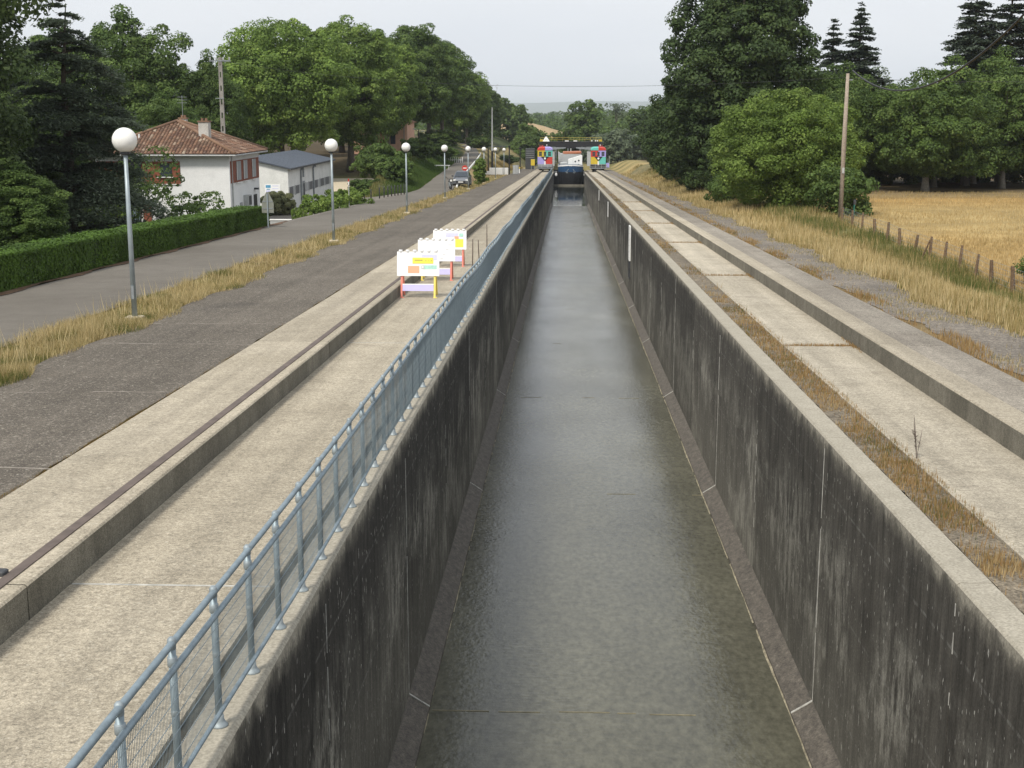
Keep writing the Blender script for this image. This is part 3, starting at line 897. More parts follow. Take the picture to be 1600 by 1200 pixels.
# --- avenue of plane trees on the left ---------------------------------------------------
av = 'plane trees of the avenue behind the slate roofed shed'
p1 = broad_tree('plane_tree', 'huge light green plane tree at the near end of the avenue', (-32.6, 150, gz(-32.6, 150)), 11, 17.2, 3.6, 7.6, 480, 200, 0.155, 'leaf_plane', 0.5, 'bark', av, clump=0.145, lobe=0.15, low=1.6)
p2 = broad_tree('plane_tree', 'second plane tree of the avenue, its yellow green top beside the huge first one', (-27.0, 163, gz(-27.0, 163)), 12, 17.4, 3.6, 6.0, 380, 190, 0.155, 'leaf_plane', 0.45, 'bark', av, clump=0.15, lobe=0.17, low=1.6)
p3 = broad_tree('plane_tree', 'darker plane tree of the avenue rising directly behind the pink house', (-24.6, 205, gz(-24.6, 205)), 13, 18.2, 3.6, 6.2, 380, 170, 0.17, 'leaf_mid', 0.45, 'bark', av, clump=0.15, lobe=0.16, low=1.6)
rowlab = ['plane tree of the avenue with its crown touching the roof of the pink house', 'plane tree in the back row of the avenue, behind the huge light green one',
          'plane tree standing third behind the slate roofed shed, trunk in deep shade', 'plane tree between the pink house and the dark end of the avenue',
          'tall plane tree past the pink house where the avenue turns dark', 'plane tree of the avenue whose crown overhangs the bend of the road',
          'plane tree near the end of the avenue, half the apparent height of the first', 'last large plane tree of the avenue before the tall grey mast',
          'low end tree of the avenue, just beside the grey mast', 'plane tree deep in the back row of the avenue behind the pink house', 'plane tree of the back row seen over the white house chimney']
rows = [(-25.6, 187, p2, 0.88, 1.3), (-36.5, 176, p3, 0.80, 0.4), (-33.5, 196, p1, 0.82, 2.1), (-24.4, 232, p3, 1.0, 2.0), (-24.4, 258, p3, 1.02, 4.0), (-24.4, 286, p1, 0.92, 5.0), (-24.2, 320, p3, 0.9, 0.9), (-24, 360, p3, 0.86, 3.1), (-23.6, 404, p3, 0.72, 2.6), (-35, 225, p1, 0.9, 1.1), (-48.5, 150, p3, 0.62, 3.0)]
for (x, y, src, sc, r), lb in zip(rows, rowlab):
    dup(src, (x, y, gz(x, y)), r, lb, (sc, sc, sc))

# --- trees around the white house --------------------------------------------------------
broad_tree('tall_tree', 'tall dark tree filling the corner above the clipped hedge, with the cedar in front', (-31.2, 60, gz(-31.2, 60)), 21, 18.0, 0.8, 6.6, 520, 210, 0.115, 'leaf_dark2', 0.4, lobe=0.3, clump=0.15)
conifer('cedar_tree', 'blue green cedar with drooping layered branches beside the white house', (-26.6, 69, gz(-26.6, 69)), 22, 12.4, 5.5, 'leaf_cedar', levels=15, per=8, leaf=0.10, droop=0.48, tufts=250, base=0.4, shape=0.62, up=0.30, lean=0.4, jit=0.9, flat=0.05, spread=0.2)
bt = broad_tree('broad_tree', 'domed dark green tree behind the cedar, tallest of those behind the white house', (-43.6, 132, gz(-43.6, 132)), 23, 16.4, 2, 6.4, 460, 190, 0.14, 'leaf_mid', 0.4, clump=0.14, taper=0.18, lobe=0.18)
dup(bt, (-50.5, 130, gz(-50, 130)), 1.9, 'lighter leaved tree whose top shows between the cedar and the domed dark tree', (0.95, 0.95, 0.92))
dup(bt, (-36.6, 134, gz(-36.6, 134)), 2.9, 'lower tree behind the white house, next to the ladder holed concrete pole', (0.62, 0.62, 0.77))
dup(bt, (-37.0, 122, gz(-37, 122)), 4.2, 'short dark tree just behind the tiled roof of the white house', (0.62, 0.62, 0.55))
dup(bt, (-46, 112, gz(-46, 112)), 5.2, 'dark tree hidden behind the cedar to the side of the white house', (0.8, 0.8, 0.66))
dup(bt, (-36, 80, gz(-36, 80)), 0.6, 'dark tree in the shade under the cedar, close behind the hedge', (0.62, 0.62, 0.52))
dup(bt, (-31.0, 74, gz(-31, 74)), 3.3, 'low dark tree filling the gap beneath the cedar branches', (0.55, 0.55, 0.42))
dup(bt, (-25.2, 58, gz(-25.2, 58)), 1.3, 'low dark tree right behind the hedge, on the near side of the cedar', (0.42, 0.42, 0.26))
st = broad_tree('small_tree', 'thin small tree with loose leaves in front of the white house', (-27.6, 83, gz(-27.6, 83)), 24, 4.6, 1.0, 2.5, 60, 34, 0.13, 'leaf_mid', 0.07, 'bark', lobe=0.4, clump=0.26)
broad_tree('garden_shrub', 'small feathery shrub looking over the hedge at the corner of the white house', (-22.6, 78, gz(-22.6, 78)), 25, 2.6, 0.3, 1.5, 34, 60, 0.10, 'leaf_mid', 0.05, cat='shrub')
broad_tree('garden_shrub', 'bright yellow green clipped shrub in front of the red brown door shutters', (-28.9, 80.5, gz(-28.9, 80.5)), 26, 2.35, 0.0, 1.35, 60, 80, 0.09, 'leaf_bush', 0.05, cat='shrub', lobe=0.05, clump=0.3)
broad_tree('topiary_bush', 'round clipped grey green bush at the gable of the slate roofed shed', (-22.75, 101.8, -3.75), 27, 1.6, 0.0, 1.3, 150, 300, 0.06, 'leaf_topiary', 0.06, cat='bush', lobe=0.02, clump=0.22)
sh = broad_tree('roadside_shrub', 'low spreading shrub beside the road, in front of the second globe lamp', (-17.1, 90.5, gz(-17.1, 90.5)), 28, 1.25, 0.0, 1.35, 60, 90, 0.09, 'leaf_bush', 0.04, cat='shrub', ry=2.4, lobe=0.2, clump=0.3)
dup(sh, (-16.6, 97.4, gz(-16.6, 97.4)), 0.2, 'low spreading shrub between the white marker post and the row of bollards')
dup(sh, (-18.35, 88.3, gz(-18.35, 88.3)), 0.9, 'small thin weed shrub at the end of the low white kerb wall', (0.35, 0.35, 0.75))

# --- bushes on the bank left of the road -------------------------------------------------
bb = broad_tree('bank_bush', 'large dark green bush on the grass bank beyond the bollards', (-19.8, 138, gz(-19.8, 138) - .3), 31, 3.3, 0.2, 2.6, 200, 130, 0.125, 'leaf_mid', 0.12, cat='bush', lobe=0.3, clump=0.2)
dup(bb, (-20.4, 131.0, gz(-20.4, 131.0) - .2), 1.2, 'low wide bush at the edge of the pale courtyard', (0.55, 0.55, 0.42))
dup(bb, (-17.9, 134, gz(-17.9, 134) - .2), 2.6, 'bush low on the grass bank nearest the row of bollards', (0.7, 0.7, 0.7))
dup(bb, (-20.6, 150, gz(-20.6, 150) - .2), 3.5, 'bush higher up the bank behind the large dark green one', (0.85, 0.85, 0.75))
dup(bb, (-20.2, 176, gz(-20.2, 176)), 0.4, 'dark rounded bush in front of the pink house', (0.7, 0.7, 0.75))
dup(bb, (-20.0, 190, gz(-20.0, 190)), 1.4, 'spreading bush above the bank, right after the pink house', (0.9, 0.9, 0.55))
dup(bb, (-19.4, 205, gz(-19.4, 205)), 2.4, 'low bush near the row of small white posts', (1.0, 1.0, 0.5))
dup(bb, (-22.6, 232, gz(-22.6, 232)), 3.4, 'dark bush under the last trees where the road bends', (1.3, 1.3, 0.8))
dup(bb, (-19.0, 285, gz(-19, 285)), 4.4, 'grey green bush at the foot of the tall mast', (0.9, 0.9, 0.8))
dup(bb, (-13.6, 300, gz(-13.6, 300)), 5.4, 'yellow green bush on the embankment beyond the black posts', (1.1, 1.1, 0.55))
broad_tree('young_tree', 'slender bright green young tree beside the far parking, by the parked car', (-10.35, 151, gz(-10.35, 151)), 33, 3.1, 0.2, 0.85, 40, 70, 0.12, 'leaf_bush', 0.05, taper=0.5, clump=0.4)

# --- right bank --------------------------------------------------------------------------
broad_tree('oak_tree', 'towering dark green tree, the tallest beside the channel', (14.6, 119, gz(14.6, 119)), 41, 19.6, 1.2, 6.7, 640, 200, 0.15, 'leaf_dark', 0.55, lobe=0.18, clump=0.13, taper=0.3)
rb = broad_tree('bank_tree', 'dark tree crowding the left foot of the towering tree', (13.0, 136, gz(13, 136)), 42, 10.5, 0.3, 4.2, 320, 150, 0.14, 'leaf_dark', 0.3, lobe=0.3, clump=0.17)
for (x, y, sc, r, lb) in ((13.6, 153, 0.95, 1.0, 'dark bank tree second along from the towering tree'), (14.6, 176, 0.93, 2.0, 'dark bank tree third along from the towering tree, above the grassy mound'),
                          (15.4, 200, 0.95, 3.0, 'bank tree behind the grassy mound, its top a separate spire'), (16.0, 232, 0.9, 4.0, 'last bank tree on that side, close behind the turquoise roofed locomotive'),
                          (19.0, 145, 1.1, 5.0, 'tree in the second row behind the towering tree'), (11.6, 122, 0.45, 0.5, 'low dark bush at the foot of the towering tree, on the channel side'),
                          (12.9, 108, 0.5, 1.5, 'low dark bush between the towering tree and the round bright bush'), (12.2, 165, 0.42, 2.5, 'low bush on the bank before the grassy mound')):
    dup(rb, (x, y, gz(x, y)), r, lb, (sc, sc, sc))
broad_tree('round_bush', 'big rounded bright green bush standing behind the wooden pole', (13.9, 88.5, gz(13.9, 88.5)), 43, 7.0, 0.0, 4.75, 520, 190, 0.085, 'leaf_bush', 0.25, cat='bush', lobe=0.13, clump=0.14)
sb = broad_tree('pole_shrub', 'small dark shrub at the foot of the wooden pole', (15.6, 79, gz(15.6, 79)), 44, 2.7, 0.0, 1.65, 70, 100, 0.10, 'leaf_mid', 0.06, cat='shrub', lobe=0.25, clump=0.3)
dup(sb, (16.2, 47.0, gz(16.2, 47.0)), 1.0, 'leafy green shrub against the fence posts at the near end of the field', (0.5, 0.5, 0.42))
dup(sb, (11.0, 97, gz(11, 97)), 2.0, 'light green shrub on the channel side of the round bright bush', (0.8, 0.8, 0.9))
fr = broad_tree('field_tree', 'broad low tree with its pale trunk showing at the edge of the golden field', (29.6, 114, gz(29.6, 114)), 45, 9.6, 1.1, 4.7, 400, 180, 0.115, 'leaf_mid', 0.32, 'bark_pale', lobe=0.2, clump=0.155, low=1.3)
for (x, y, sc, sz, r, lb) in ((22.4, 118, 0.82, 0.98, 1.0, 'dark tree behind the wooden pole, at the corner of the golden field'), (38.2, 121, 1.0, 1.12, 2.0, 'tree at the far side of the golden field, under the pair of tall conifers'),
                              (33, 124, 0.9, 0.9, 3.0, 'shaded tree behind the broad low field tree'), (25.5, 128, 1.0, 1.0, 4.0, 'tree beneath the lone pair of conifers behind the wooden pole'),
                              (45, 126, 1.1, 1.15, 5.0, 'outermost tree along the far edge of the golden field'), (39.5, 134, 1.1, 1.0, 0.4, 'tree in deep shade behind the far edge of the field'),
                              (20.5, 126, 0.85, 0.85, 2.4, 'dark tree filling the gap beside the towering tree'), (31, 140, 1.1, 1.05, 1.7, 'background tree behind the broad low field tree')):
    dup(fr, (x, y, gz(x, y)), r, lb, (sc, sc, sz))
under = broad_tree('undergrowth_bush', 'dark undergrowth bush beneath the trees, behind the pale trunk', (30, 134, gz(30, 134)), 46, 3.4, 0.0, 3.6, 110, 80, 0.2, 'leaf_dark', 0.1, cat='bush', group='undergrowth bushes in the shade behind the field trees', lobe=0.3, clump=0.28)
for (x, y, lb) in ((24, 137, 'dark undergrowth bush beneath the lone pointed conifer'), (36, 136, 'dark undergrowth bush beneath the conifer crossed by the cable'), (42, 139, 'dark undergrowth bush beneath the outermost tall conifer'), (48, 136, 'outermost dark undergrowth bush beyond the tall conifers'), (19.5, 133, 'dark undergrowth bush just beside the towering tree trunk')):
    dup(under, (x, y, gz(x, y)), x, lb)
conifer('conifer_tree', 'pointed dark conifer with a thin spire, behind the wooden pole', (28.4, 137, gz(28.4, 137)), 51, 17.2, 5.2, 'leaf_fir', levels=44, per=6, leaf=0.17, droop=0.22, tufts=90, base=2, shape=0.95, up=0.1)
conifer('conifer_tree', 'shorter twin topped conifer beside the pointed one, over the wooden pole', (25.6, 136, gz(25.6, 136)), 52, 15.6, 4.2, 'leaf_fir', levels=40, per=6, leaf=0.17, droop=0.22, tufts=80, base=2, shape=0.95, up=0.1)
conifer('conifer_tree', 'tall conifer rising behind the field trees, crossed by the black cable', (37.0, 128, gz(37.0, 128)), 53, 18.6, 5.6, 'leaf_fir', levels=46, per=6, leaf=0.17, droop=0.22, tufts=100, base=2, shape=0.8, up=0.12)
conifer('conifer_tree', 'tall conifer next to the one crossed by the cable, at the edge of the picture', (40.2, 128, gz(40.2, 128)), 54, 19.0, 5.2, 'leaf_fir', levels=46, per=6, leaf=0.17, droop=0.22, tufts=95, base=2, shape=0.8, up=0.12)

# --- trees beyond the machine ------------------------------------------------------------
pop = broad_tree('poplar_tree', 'tall loose poplar standing in the middle distance beyond the yellow railed gantry', (5.3, 352, gz(5.3, 352)), 61, 14.5, 2, 3.2, 130, 80, 0.30, 'leaf_mid', 0.25, lobe=0.4, clump=0.3)
dup(pop, (2.0, 366, gz(2, 366)), 1.0, 'narrower poplar joined to the tall loose one beyond the gantry', (0.85, 0.85, 0.98))
dup(pop, (19.5, 372, gz(19.5, 372)), 2.0, 'dark tree with a ragged top beyond the turquoise roofed locomotive', (1.0, 1.0, 0.9))
dw = broad_tree('forked_tree', 'thin forked tree with two dry tufts standing above the far wood', (14.6, 402, gz(14.6, 402)), 62, 15.6, 11.6, 2.4, 16, 50, 0.26, 'leaf_olive', 0.18, lobe=0.6, clump=0.42)
farlab = ['dark green tree behind the gantry at the end next to the sandy mound', 'rounded dark tree between the sandy mound and the gantry', 'grey willow behind the yellow railing', 'grey olive shrub behind the right end of the gantry',
          'grey green willow beyond the locomotive, left of the orange patch of field', 'dark spreading tree behind the middle of the gantry', 'dark tree at the foot of the poplar pair', 'dark bush at the far corner of the embankment', 'round tree beside the mast and the far pylon', 'dark tree at the far bend of the road', 'far dark tree beyond the grey willow', 'tall round tree by the far end of the bank trees']
far_src = broad_tree('distant_tree', farlab[0], (-8.9, 330, gz(-8.9, 330)), 63, 9.5, 0.2, 3.8, 90, 70, 0.34, 'leaf_mid', 0.2, lobe=0.3, clump=0.28)
wil = broad_tree('willow_tree', farlab[2], (7.6, 336, gz(7.6, 336)), 64, 7.0, 0.0, 3.4, 80, 70, 0.32, 'leaf_olive', 0.2, lobe=0.25, clump=0.3)
for (x, y, src, sc, sz, lb) in ((-5.2, 342, far_src, 0.6, 0.75, farlab[1]), (12.2, 332, wil, 1.0, 1.1, farlab[3]), (17.6, 336, wil, 0.9, 0.9, farlab[4]), (0.5, 345, far_src, 1.0, 0.9, farlab[5]),
                                (6.0, 372, far_src, 1.3, 1.0, farlab[6]), (-11.2, 322, far_src, 0.8, 0.75, farlab[7]), (-18, 425, far_src, 1.5, 1.35, farlab[8]), (-24, 330, far_src, 1.2, 0.9, farlab[9]),
                                (13.5, 380, far_src, 1.2, 1.0, farlab[10]), (21, 300, far_src, 1.0, 1.1, farlab[11])):
    dup(src, (x, y, gz(x, y)), x * 3.1, lb, (sc, sc, sz))

# the far wood: one mass nobody could count
def far_wood():
    g = np.random.default_rng(77)
    Vs = []; Fs = []; Ts = []; o = 0
    n = 0
    while n < 900:
        y = 470 + 2300 * g.random() ** 1.7
        x = g.uniform(-0.20, 0.36) * y
        if -30 < x < 5 and y < 620: continue
        n += 1
        h = g.uniform(10, 15.5) * (1 + 0.15 * math.sin(x * 0.02)); r = g.uniform(4, 7.5)
        k = 150 if y < 900 else 80
        d = unit(g.normal(size=(k, 3)) + np.array([0, -0.5, 0.4]))
        c = np.array([x, y, gz(x, y) + h * 0.5])
        P = c + d * np.array([r, r, h * 0.55]) * g.uniform(0.7, 1.05, (k, 1))
        N = unit(d * 0.8 + np.array([0, 0, 0.4]) + g.normal(scale=0.35, size=(k, 3)))
        V, F = leaf_quads(P, N, 0.85 if y < 900 else 1.5, g)
        Vs.append(V); Fs.append(F + o); o += len(V)
        Ts.append(np.clip(g.uniform(0, 0.55, k) + g.uniform(-0.1, 0.25), 0, 1))
    return np_mesh('far_wood', np.concatenate(Vs), np.concatenate(Fs), M['leaf_mid'], np.concatenate(Ts))
tag(link('far_wood', far_wood()), 'dark wooded plain stretching to the horizon beyond the channel', 'wood', kind='stuff')

# the far blue hills and the sandy mound
def hills():
    g = np.random.default_rng(5)
    xs_ = np.linspace(-2600, 3200, 150)
    rows_ = []
    for (yy, f) in ((11400, 0), (11800, 0.55), (12500, 1.0), (13300, 0.8)):
        rows_.append([(x * yy / 6500, yy, -25 + f * (92 + 13 * math.sin(x * 0.0016 + 1) + 5 * math.sin(x * 0.0049) + 3 * math.sin(x * 0.013))) for x in xs_])
    V = [p for r in rows_ for p in r]; n = len(xs_)
    F = [(j * n + i, j * n + i + 1, (j + 1) * n + i + 1, (j + 1) * n + i) for j in range(3) for i in range(n - 1)]
    return np_mesh('hills', V, F, M['hill'])
M['hill'] = concrete('wooded_hill', (0.05, 0.075, 0.04), (0.09, 0.11, 0.06), big=0.004, mid=0.02, fine=0.1, grain=0.3)
structure(link('hills', hills()))
def mound(name, cx, cy, rx_, ry_, h, mat, seed):
    n = 26
    def zf(X, Y):
        u = ((X - cx) / rx_) ** 2 + ((Y - cy) / ry_) ** 2
        return ground_z(X, Y) - 0.4 + h * np.clip(1 - u, 0, 1) ** 0.8 * (1 + 0.35 * vnoise(X, Y, 5.0 / rx_, seed))
    return structure(link(name, grid_mesh(name, np.linspace(cx - rx_, cx + rx_, n), np.linspace(cy - ry_, cy + ry_, n), zf, mat)))
mound('sandy_mound', -11, 468, 17, 24, 9.5, M['tan'], 3)
mound('sandy_bank', 12, 520, 26, 12, 4.0, M['tan'], 4)
mound('grassy_mound', 11.4, 216, 2.4, 14, 1.1, M['drygrass'], 6)
structure(link('far_field', grid_mesh('far_field', np.linspace(20, 38, 4), np.linspace(425, 470, 4), lambda X, Y: ground_z(X, Y) + 0.6 + (Y - 425) * 0.045, M['tan'])))
mound('earth_bank', -13.0, 330, 4.5, 22, 4.2, M['drygrass'], 8)

# --- clipped hedge -----------------------------------------------------------------------
def hedge():
    h = thing('clipped_hedge', 'long clipped green hedge running along the road in front of the white house', 'hedge', (-17.0, 40, gz(-15.8, 40)))
    lz = h.location.z
    core = MB()
    prof = lambda y: [(-16.02, gz(-15.8, y) - .1), (-16.0, gz(-15.8, y) + 0.93), (-17.35, gz(-15.8, y) + 0.98), (-17.4, gz(-17, y) - 1.4)]
    ring = []
    for y in np.arange(14, 68.1, 2.0):
        ring.append([(x + 17.0, y - 40, z - lz) for x, z in prof(y)])
    core.loft(ring).obj('hedge_core', M['hedge_core'], h)
    g = np.random.default_rng(31)
    P = []; N = []
    def face(n, kind):
        y = g.uniform(13.8, 68.1, n)
        gzv = ground_z(np.full(n, -15.8), y)
        bumpv = 0.07 * vnoise(y * 3, y * 0, 1.0, 8)
        if kind == 'front':
            u = g.random(n); x = -15.97 + bumpv + g.normal(scale=0.03, size=n); z = gzv + u * 1.0; nn = np.array([1.0, 0.0, -0.05])
        elif kind == 'top':
            u = g.random(n); x = -15.95 - 1.45 * u; z = gzv + 0.97 + bumpv * 0.6 + g.normal(scale=0.035, size=n) + 0.05 * vnoise(x, y, 2.2, 9); nn = np.array([0, 0, 1.0])
        else:
            u = g.random(n); x = -17.4 + g.normal(scale=0.04, size=n); z = gzv - 0.8 + u * 1.8; nn = np.array([-1, 0, 0.2])
        P.append(np.stack([x + 17.0, y - 40, z - lz], -1)); N.append(unit(nn + g.normal(scale=0.24, size=(n, 3))))
    face(80000, 'front'); face(90000, 'top'); face(6000, 'back')
    n = 2500                                   # the near and far ends
    for ye in (68.1, 13.9):
        x = g.uniform(-17.4, -15.95, n); z = gz(-15.8, ye) + g.uniform(0, 1.0, n); y = ye + g.normal(scale=0.05, size=n)
        P.append(np.stack([x + 17.0, y - 40, z - lz], -1)); N.append(unit(np.array([0, 1.0, 0.2]) + g.normal(scale=0.45, size=(n, 3))))
    P = np.concatenate(P); N = np.concatenate(N)
    V, F = leaf_quads(P, N, 0.042, g)
    T = np.clip(g.uniform(0.05, 0.8, len(P)) + 0.12 * vnoise(P[:, 0], P[:, 1], 1.3, 10), 0, 1)
    link('foliage', np_mesh('foliage', V, F, M['leaf_hedge'], T), h)
hedge()

# --- grasses -----------------------------------------------------------------------------
def blades(name, label, pts, hgt, wid, tint, mat, cat='grass', lean=0.35, seed=1, zfun=ground_z, kind='stuff'):
    g = np.random.default_rng(seed)
    n = len(pts)
    x, y = pts[:, 0], pts[:, 1]
    z = zfun(x, y)
    a = g.uniform(0, 6.283, n); l = g.uniform(0, lean, n) * hgt; b = g.uniform(0, 6.283, n)
    V = np.empty((n, 3, 3))
    dx, dy = np.cos(a) * wid / 2, np.sin(a) * wid / 2
    V[:, 0] = np.stack([x - dx, y - dy, z - 0.02], -1); V[:, 1] = np.stack([x + dx, y + dy, z - 0.02], -1)
    V[:, 2] = np.stack([x + np.cos(b) * l, y + np.sin(b) * l, z + hgt], -1)
    o = link(name, np_mesh(name, V.reshape(-1, 3), np.arange(n * 3).reshape(n, 3), M[mat], np.clip(tint, 0, 1)))
    return tag(o, label, cat, kind=kind)

def scatter(n, y0, y1, xa, xb, seed, power=2.0, clump=0.0, cs=1.2):
    """more points near the viewer"""
    g = np.random.default_rng(seed)
    u = g.random(n)
    if power > 1: 
        i0, i1 = 1 / max(y0, 1) ** (power - 1), 1 / y1 ** (power - 1)
        y = (i0 + (i1 - i0) * u) ** (-1 / (power - 1))
    else: y = y0 + (y1 - y0) * u
    a = xa(y) if callable(xa) else xa; b = xb(y) if callable(xb) else xb
    x = a + (b - a) * g.random(n)
    p = np.stack([x, y], -1)
    if clump:
        v = vnoise(x, y, cs, seed + 1) + 0.6 * vnoise(x, y, cs * 2.7, seed + 2)
        p = p[g.random(n) < np.clip(0.55 + clump * v, 0.03, 1)]
    return p

p = scatter(230000, 12, 235, lambda y: np.minimum(ramp_edge(y), -11.0) - 0.72 - 0.12 * np.sin(y), lambda y: -10.0 + 0.2 * np.sin(y * 0.7) + 0.12 * np.sin(y * 2.1), 101, 1.9, 0.6)
t = 0.60 + 0.36 * vnoise(p[:, 0], p[:, 1], 0.9, 12) + RNG.normal(scale=0.3, size=len(p))
t = t - 0.5 * (vnoise(p[:, 0], p[:, 1], 2.2, 19) > 0.28)
hh = RNG.uniform(0.04, 0.23, len(p)) * (1 + 0.8 * vnoise(p[:, 0], p[:, 1], 1.7, 13))
blades('verge_grass', 'dry straw coloured grass verge between the lamps and the road', p, hh, 0.007 + 0.00018 * p[:, 1], t, 'grass', seed=2, lean=0.9)
p = scatter(1500, 14, 120, -11.5, -10.2, 111, 1.8, 1.5)
blades('seed_stalks', 'tall pale seed stalks rising from the dry verge', p, RNG.uniform(0.3, 0.6, len(p)), 0.009 + 0.0002 * p[:, 1], np.full(len(p), 0.95), 'grass', seed=3, lean=0.5)
p = scatter(150000, 20, 240, lambda y: 8.95 + 0.3 * np.sin(y * 0.5) + 0.15 * np.sin(y * 1.9), lambda y: np.where(y < 90, 14.6, 12.6), 102, 1.7, 0.9)
t = 0.66 - 0.50 * smooth((p[:, 0] - 10.9 + 1.9 * vnoise(p[:, 0], p[:, 1], 0.5, 14)) / 1.6) + 0.38 * vnoise(p[:, 0], p[:, 1], 0.7, 15) + RNG.normal(scale=0.25, size=len(p))
hh = RNG.uniform(0.10, 0.5, len(p)) * (1 + 0.5 * vnoise(p[:, 0], p[:, 1], 1.1, 16))
blades('bank_grass', 'dry grass bank between the gravel track and the field fence', p, hh, 0.02 + 0.00032 * p[:, 1], t, 'grass', seed=4)
p = scatter(150000, 40, 112, 14.2, lambda y: 15 + 0.47 * y, 103, 1.6, 0.35, 0.3)
t = 0.66 + 0.25 * vnoise(p[:, 0], p[:, 1] * 2.5, 0.25, 17) + RNG.normal(scale=0.15, size=len(p))
t = np.where(p[:, 1] > 99, t - 0.3, t)
blades('field_grass', 'golden ripe hay grass filling the fenced field', p, RNG.uniform(0.06, 0.24, len(p)), 0.05, t, 'hay', seed=5)
p = scatter(26000, 12, 200, 6.95, 7.75, 104, 1.9, 1.6, 0.9)
t = 0.55 + 0.4 * vnoise(p[:, 0], p[:, 1], 0.9, 18) + RNG.normal(scale=0.2, size=len(p))
blades('track_edge_weeds', 'low weeds fringing the outer edge of the concrete track', p, RNG.uniform(0.04, 0.2, len(p)), 0.014 + 0.0003 * p[:, 1], t, 'weeds', seed=6)
p = np.concatenate([scatter(26000, 12, 150, 7.4, 9.3, 109, 1.9, 2.6, 1.0), scatter(22000, 12, 200, lambda y: 8.6 + 0.3 * np.sin(y * 0.5), lambda y: 9.6 + 0.25 * np.sin(y * 0.5), 119, 1.9, 1.4, 1.6)])
blades('gravel_weeds', 'sparse low weeds growing in the gravel track', p, RNG.uniform(0.03, 0.12, len(p)), 0.008 + 0.0003 * p[:, 1], RNG.uniform(0, 1.0, len(p)), 'grass', seed=12)
p = scatter(40000, 6, 220, 3.47, 4.08, 105, 1.8, 3.2, 1.1)
t = 0.58 + 0.55 * vnoise(p[:, 0], p[:, 1], 1.0, 20) + RNG.normal(scale=0.25, size=len(p))
blades('soil_strip_weeds', 'rusty dry weeds growing in the soil strip behind the channel wall', p, RNG.uniform(0.015, 0.085, len(p)) * np.where(RNG.random(len(p)) < 0.04, 2.6, 1), 0.006 + 0.0004 * p[:, 1], t, 'weeds', seed=7, zfun=lambda x, y: K * y - 0.02)
p = scatter(26000, 5, 200, -6.98, -6.84, 106, 1.9, 1.6, 1.5)
blades('kerb_weeds', 'thin dry weeds in the seam between asphalt and kerb', p, RNG.uniform(0.01, 0.035, len(p)), 0.006 + 0.0002 * p[:, 1], RNG.uniform(0.1, 0.5, len(p)), 'weeds', seed=8, zfun=lambda x, y: K * y + 0.30 + 0 * x)
# weeds in the cross joints of the right track
pj = []
for y in (28.2, 44.5, 60.8, 77.1, 93.4, 109.7):
    n = 420; pj.append(np.stack([RNG.uniform(4.0, 5.5, n), y + RNG.normal(scale=0.03, size=n)], -1))
    n = 160; pj.append(np.stack([5.46 + RNG.normal(scale=0.03, size=n), y + RNG.normal(scale=0.5, size=n)], -1))
p = np.concatenate(pj)
blades('joint_weeds', 'rusty weeds growing in the cross joints of the concrete track', p, RNG.uniform(0.02, 0.08, len(p)), 0.02, RNG.uniform(0.3, 0.8, len(p)), 'weeds', seed=9, zfun=lambda x, y: K * y)
p = scatter(60000, 122, 215, lambda y: road_left(y) - 4.4, lambda y: road_left(y) - 0.05, 107, 1.5, 0.4, 0.5)
t = 0.30 + 0.5 * smooth((road_left(p[:, 1]) - 1.9 - p[:, 0]) / 2.2) + 0.25 * vnoise(p[:, 0], p[:, 1], 0.5, 22) + RNG.normal(scale=0.12, size=len(p))
blades('slope_grass', 'green grass slope on the far side of the road, yellowing upwards', p, RNG.uniform(0.12, 0.4, len(p)), 0.07, t, 'green_grass', seed=10)
p = scatter(30000, 225, 330, lambda y: np.full_like(y, -14.5), lambda y: ramp_edge(y), 108, 1.2, 0.5, 0.4)
blades('embankment_grass', 'rough straw grass on the embankment beside the locomotive', p, RNG.uniform(0.15, 0.5, len(p)), 0.14, 0.5 + 0.4 * vnoise(p[:, 0], p[:, 1], 0.4, 23), 'grass', seed=11)
# a single tall dry weed by the right kerb
wd = MB(); g = np.random.default_rng(3)
for k in range(5):
    a = g.uniform(0, 6.28)
    wd.tube([(0, 0, -0.02), (0.02 * math.cos(a), 0.02 * math.sin(a), 0.18), (0.07 * math.cos(a), 0.07 * math.sin(a), 0.42 + 0.05 * k)], [0.006, 0.005, 0.002], 4)
    for q in range(8):
        u = g.uniform(0.35, 1); px, py, pz = 0.07 * math.cos(a) * u, 0.07 * math.sin(a) * u, 0.42 * u
        wd.tube([(px, py, pz), (px + g.uniform(-.05, .05), py + g.uniform(-.05, .05), pz + .04)], [0.004, 0.001], 3)
tag(wd.obj('dry_weed', M['rail'], None, (4.08, 17.6, K * 17.6 - 0.02)), 'single tall dry weed standing at the inner edge of the concrete track', 'weed')

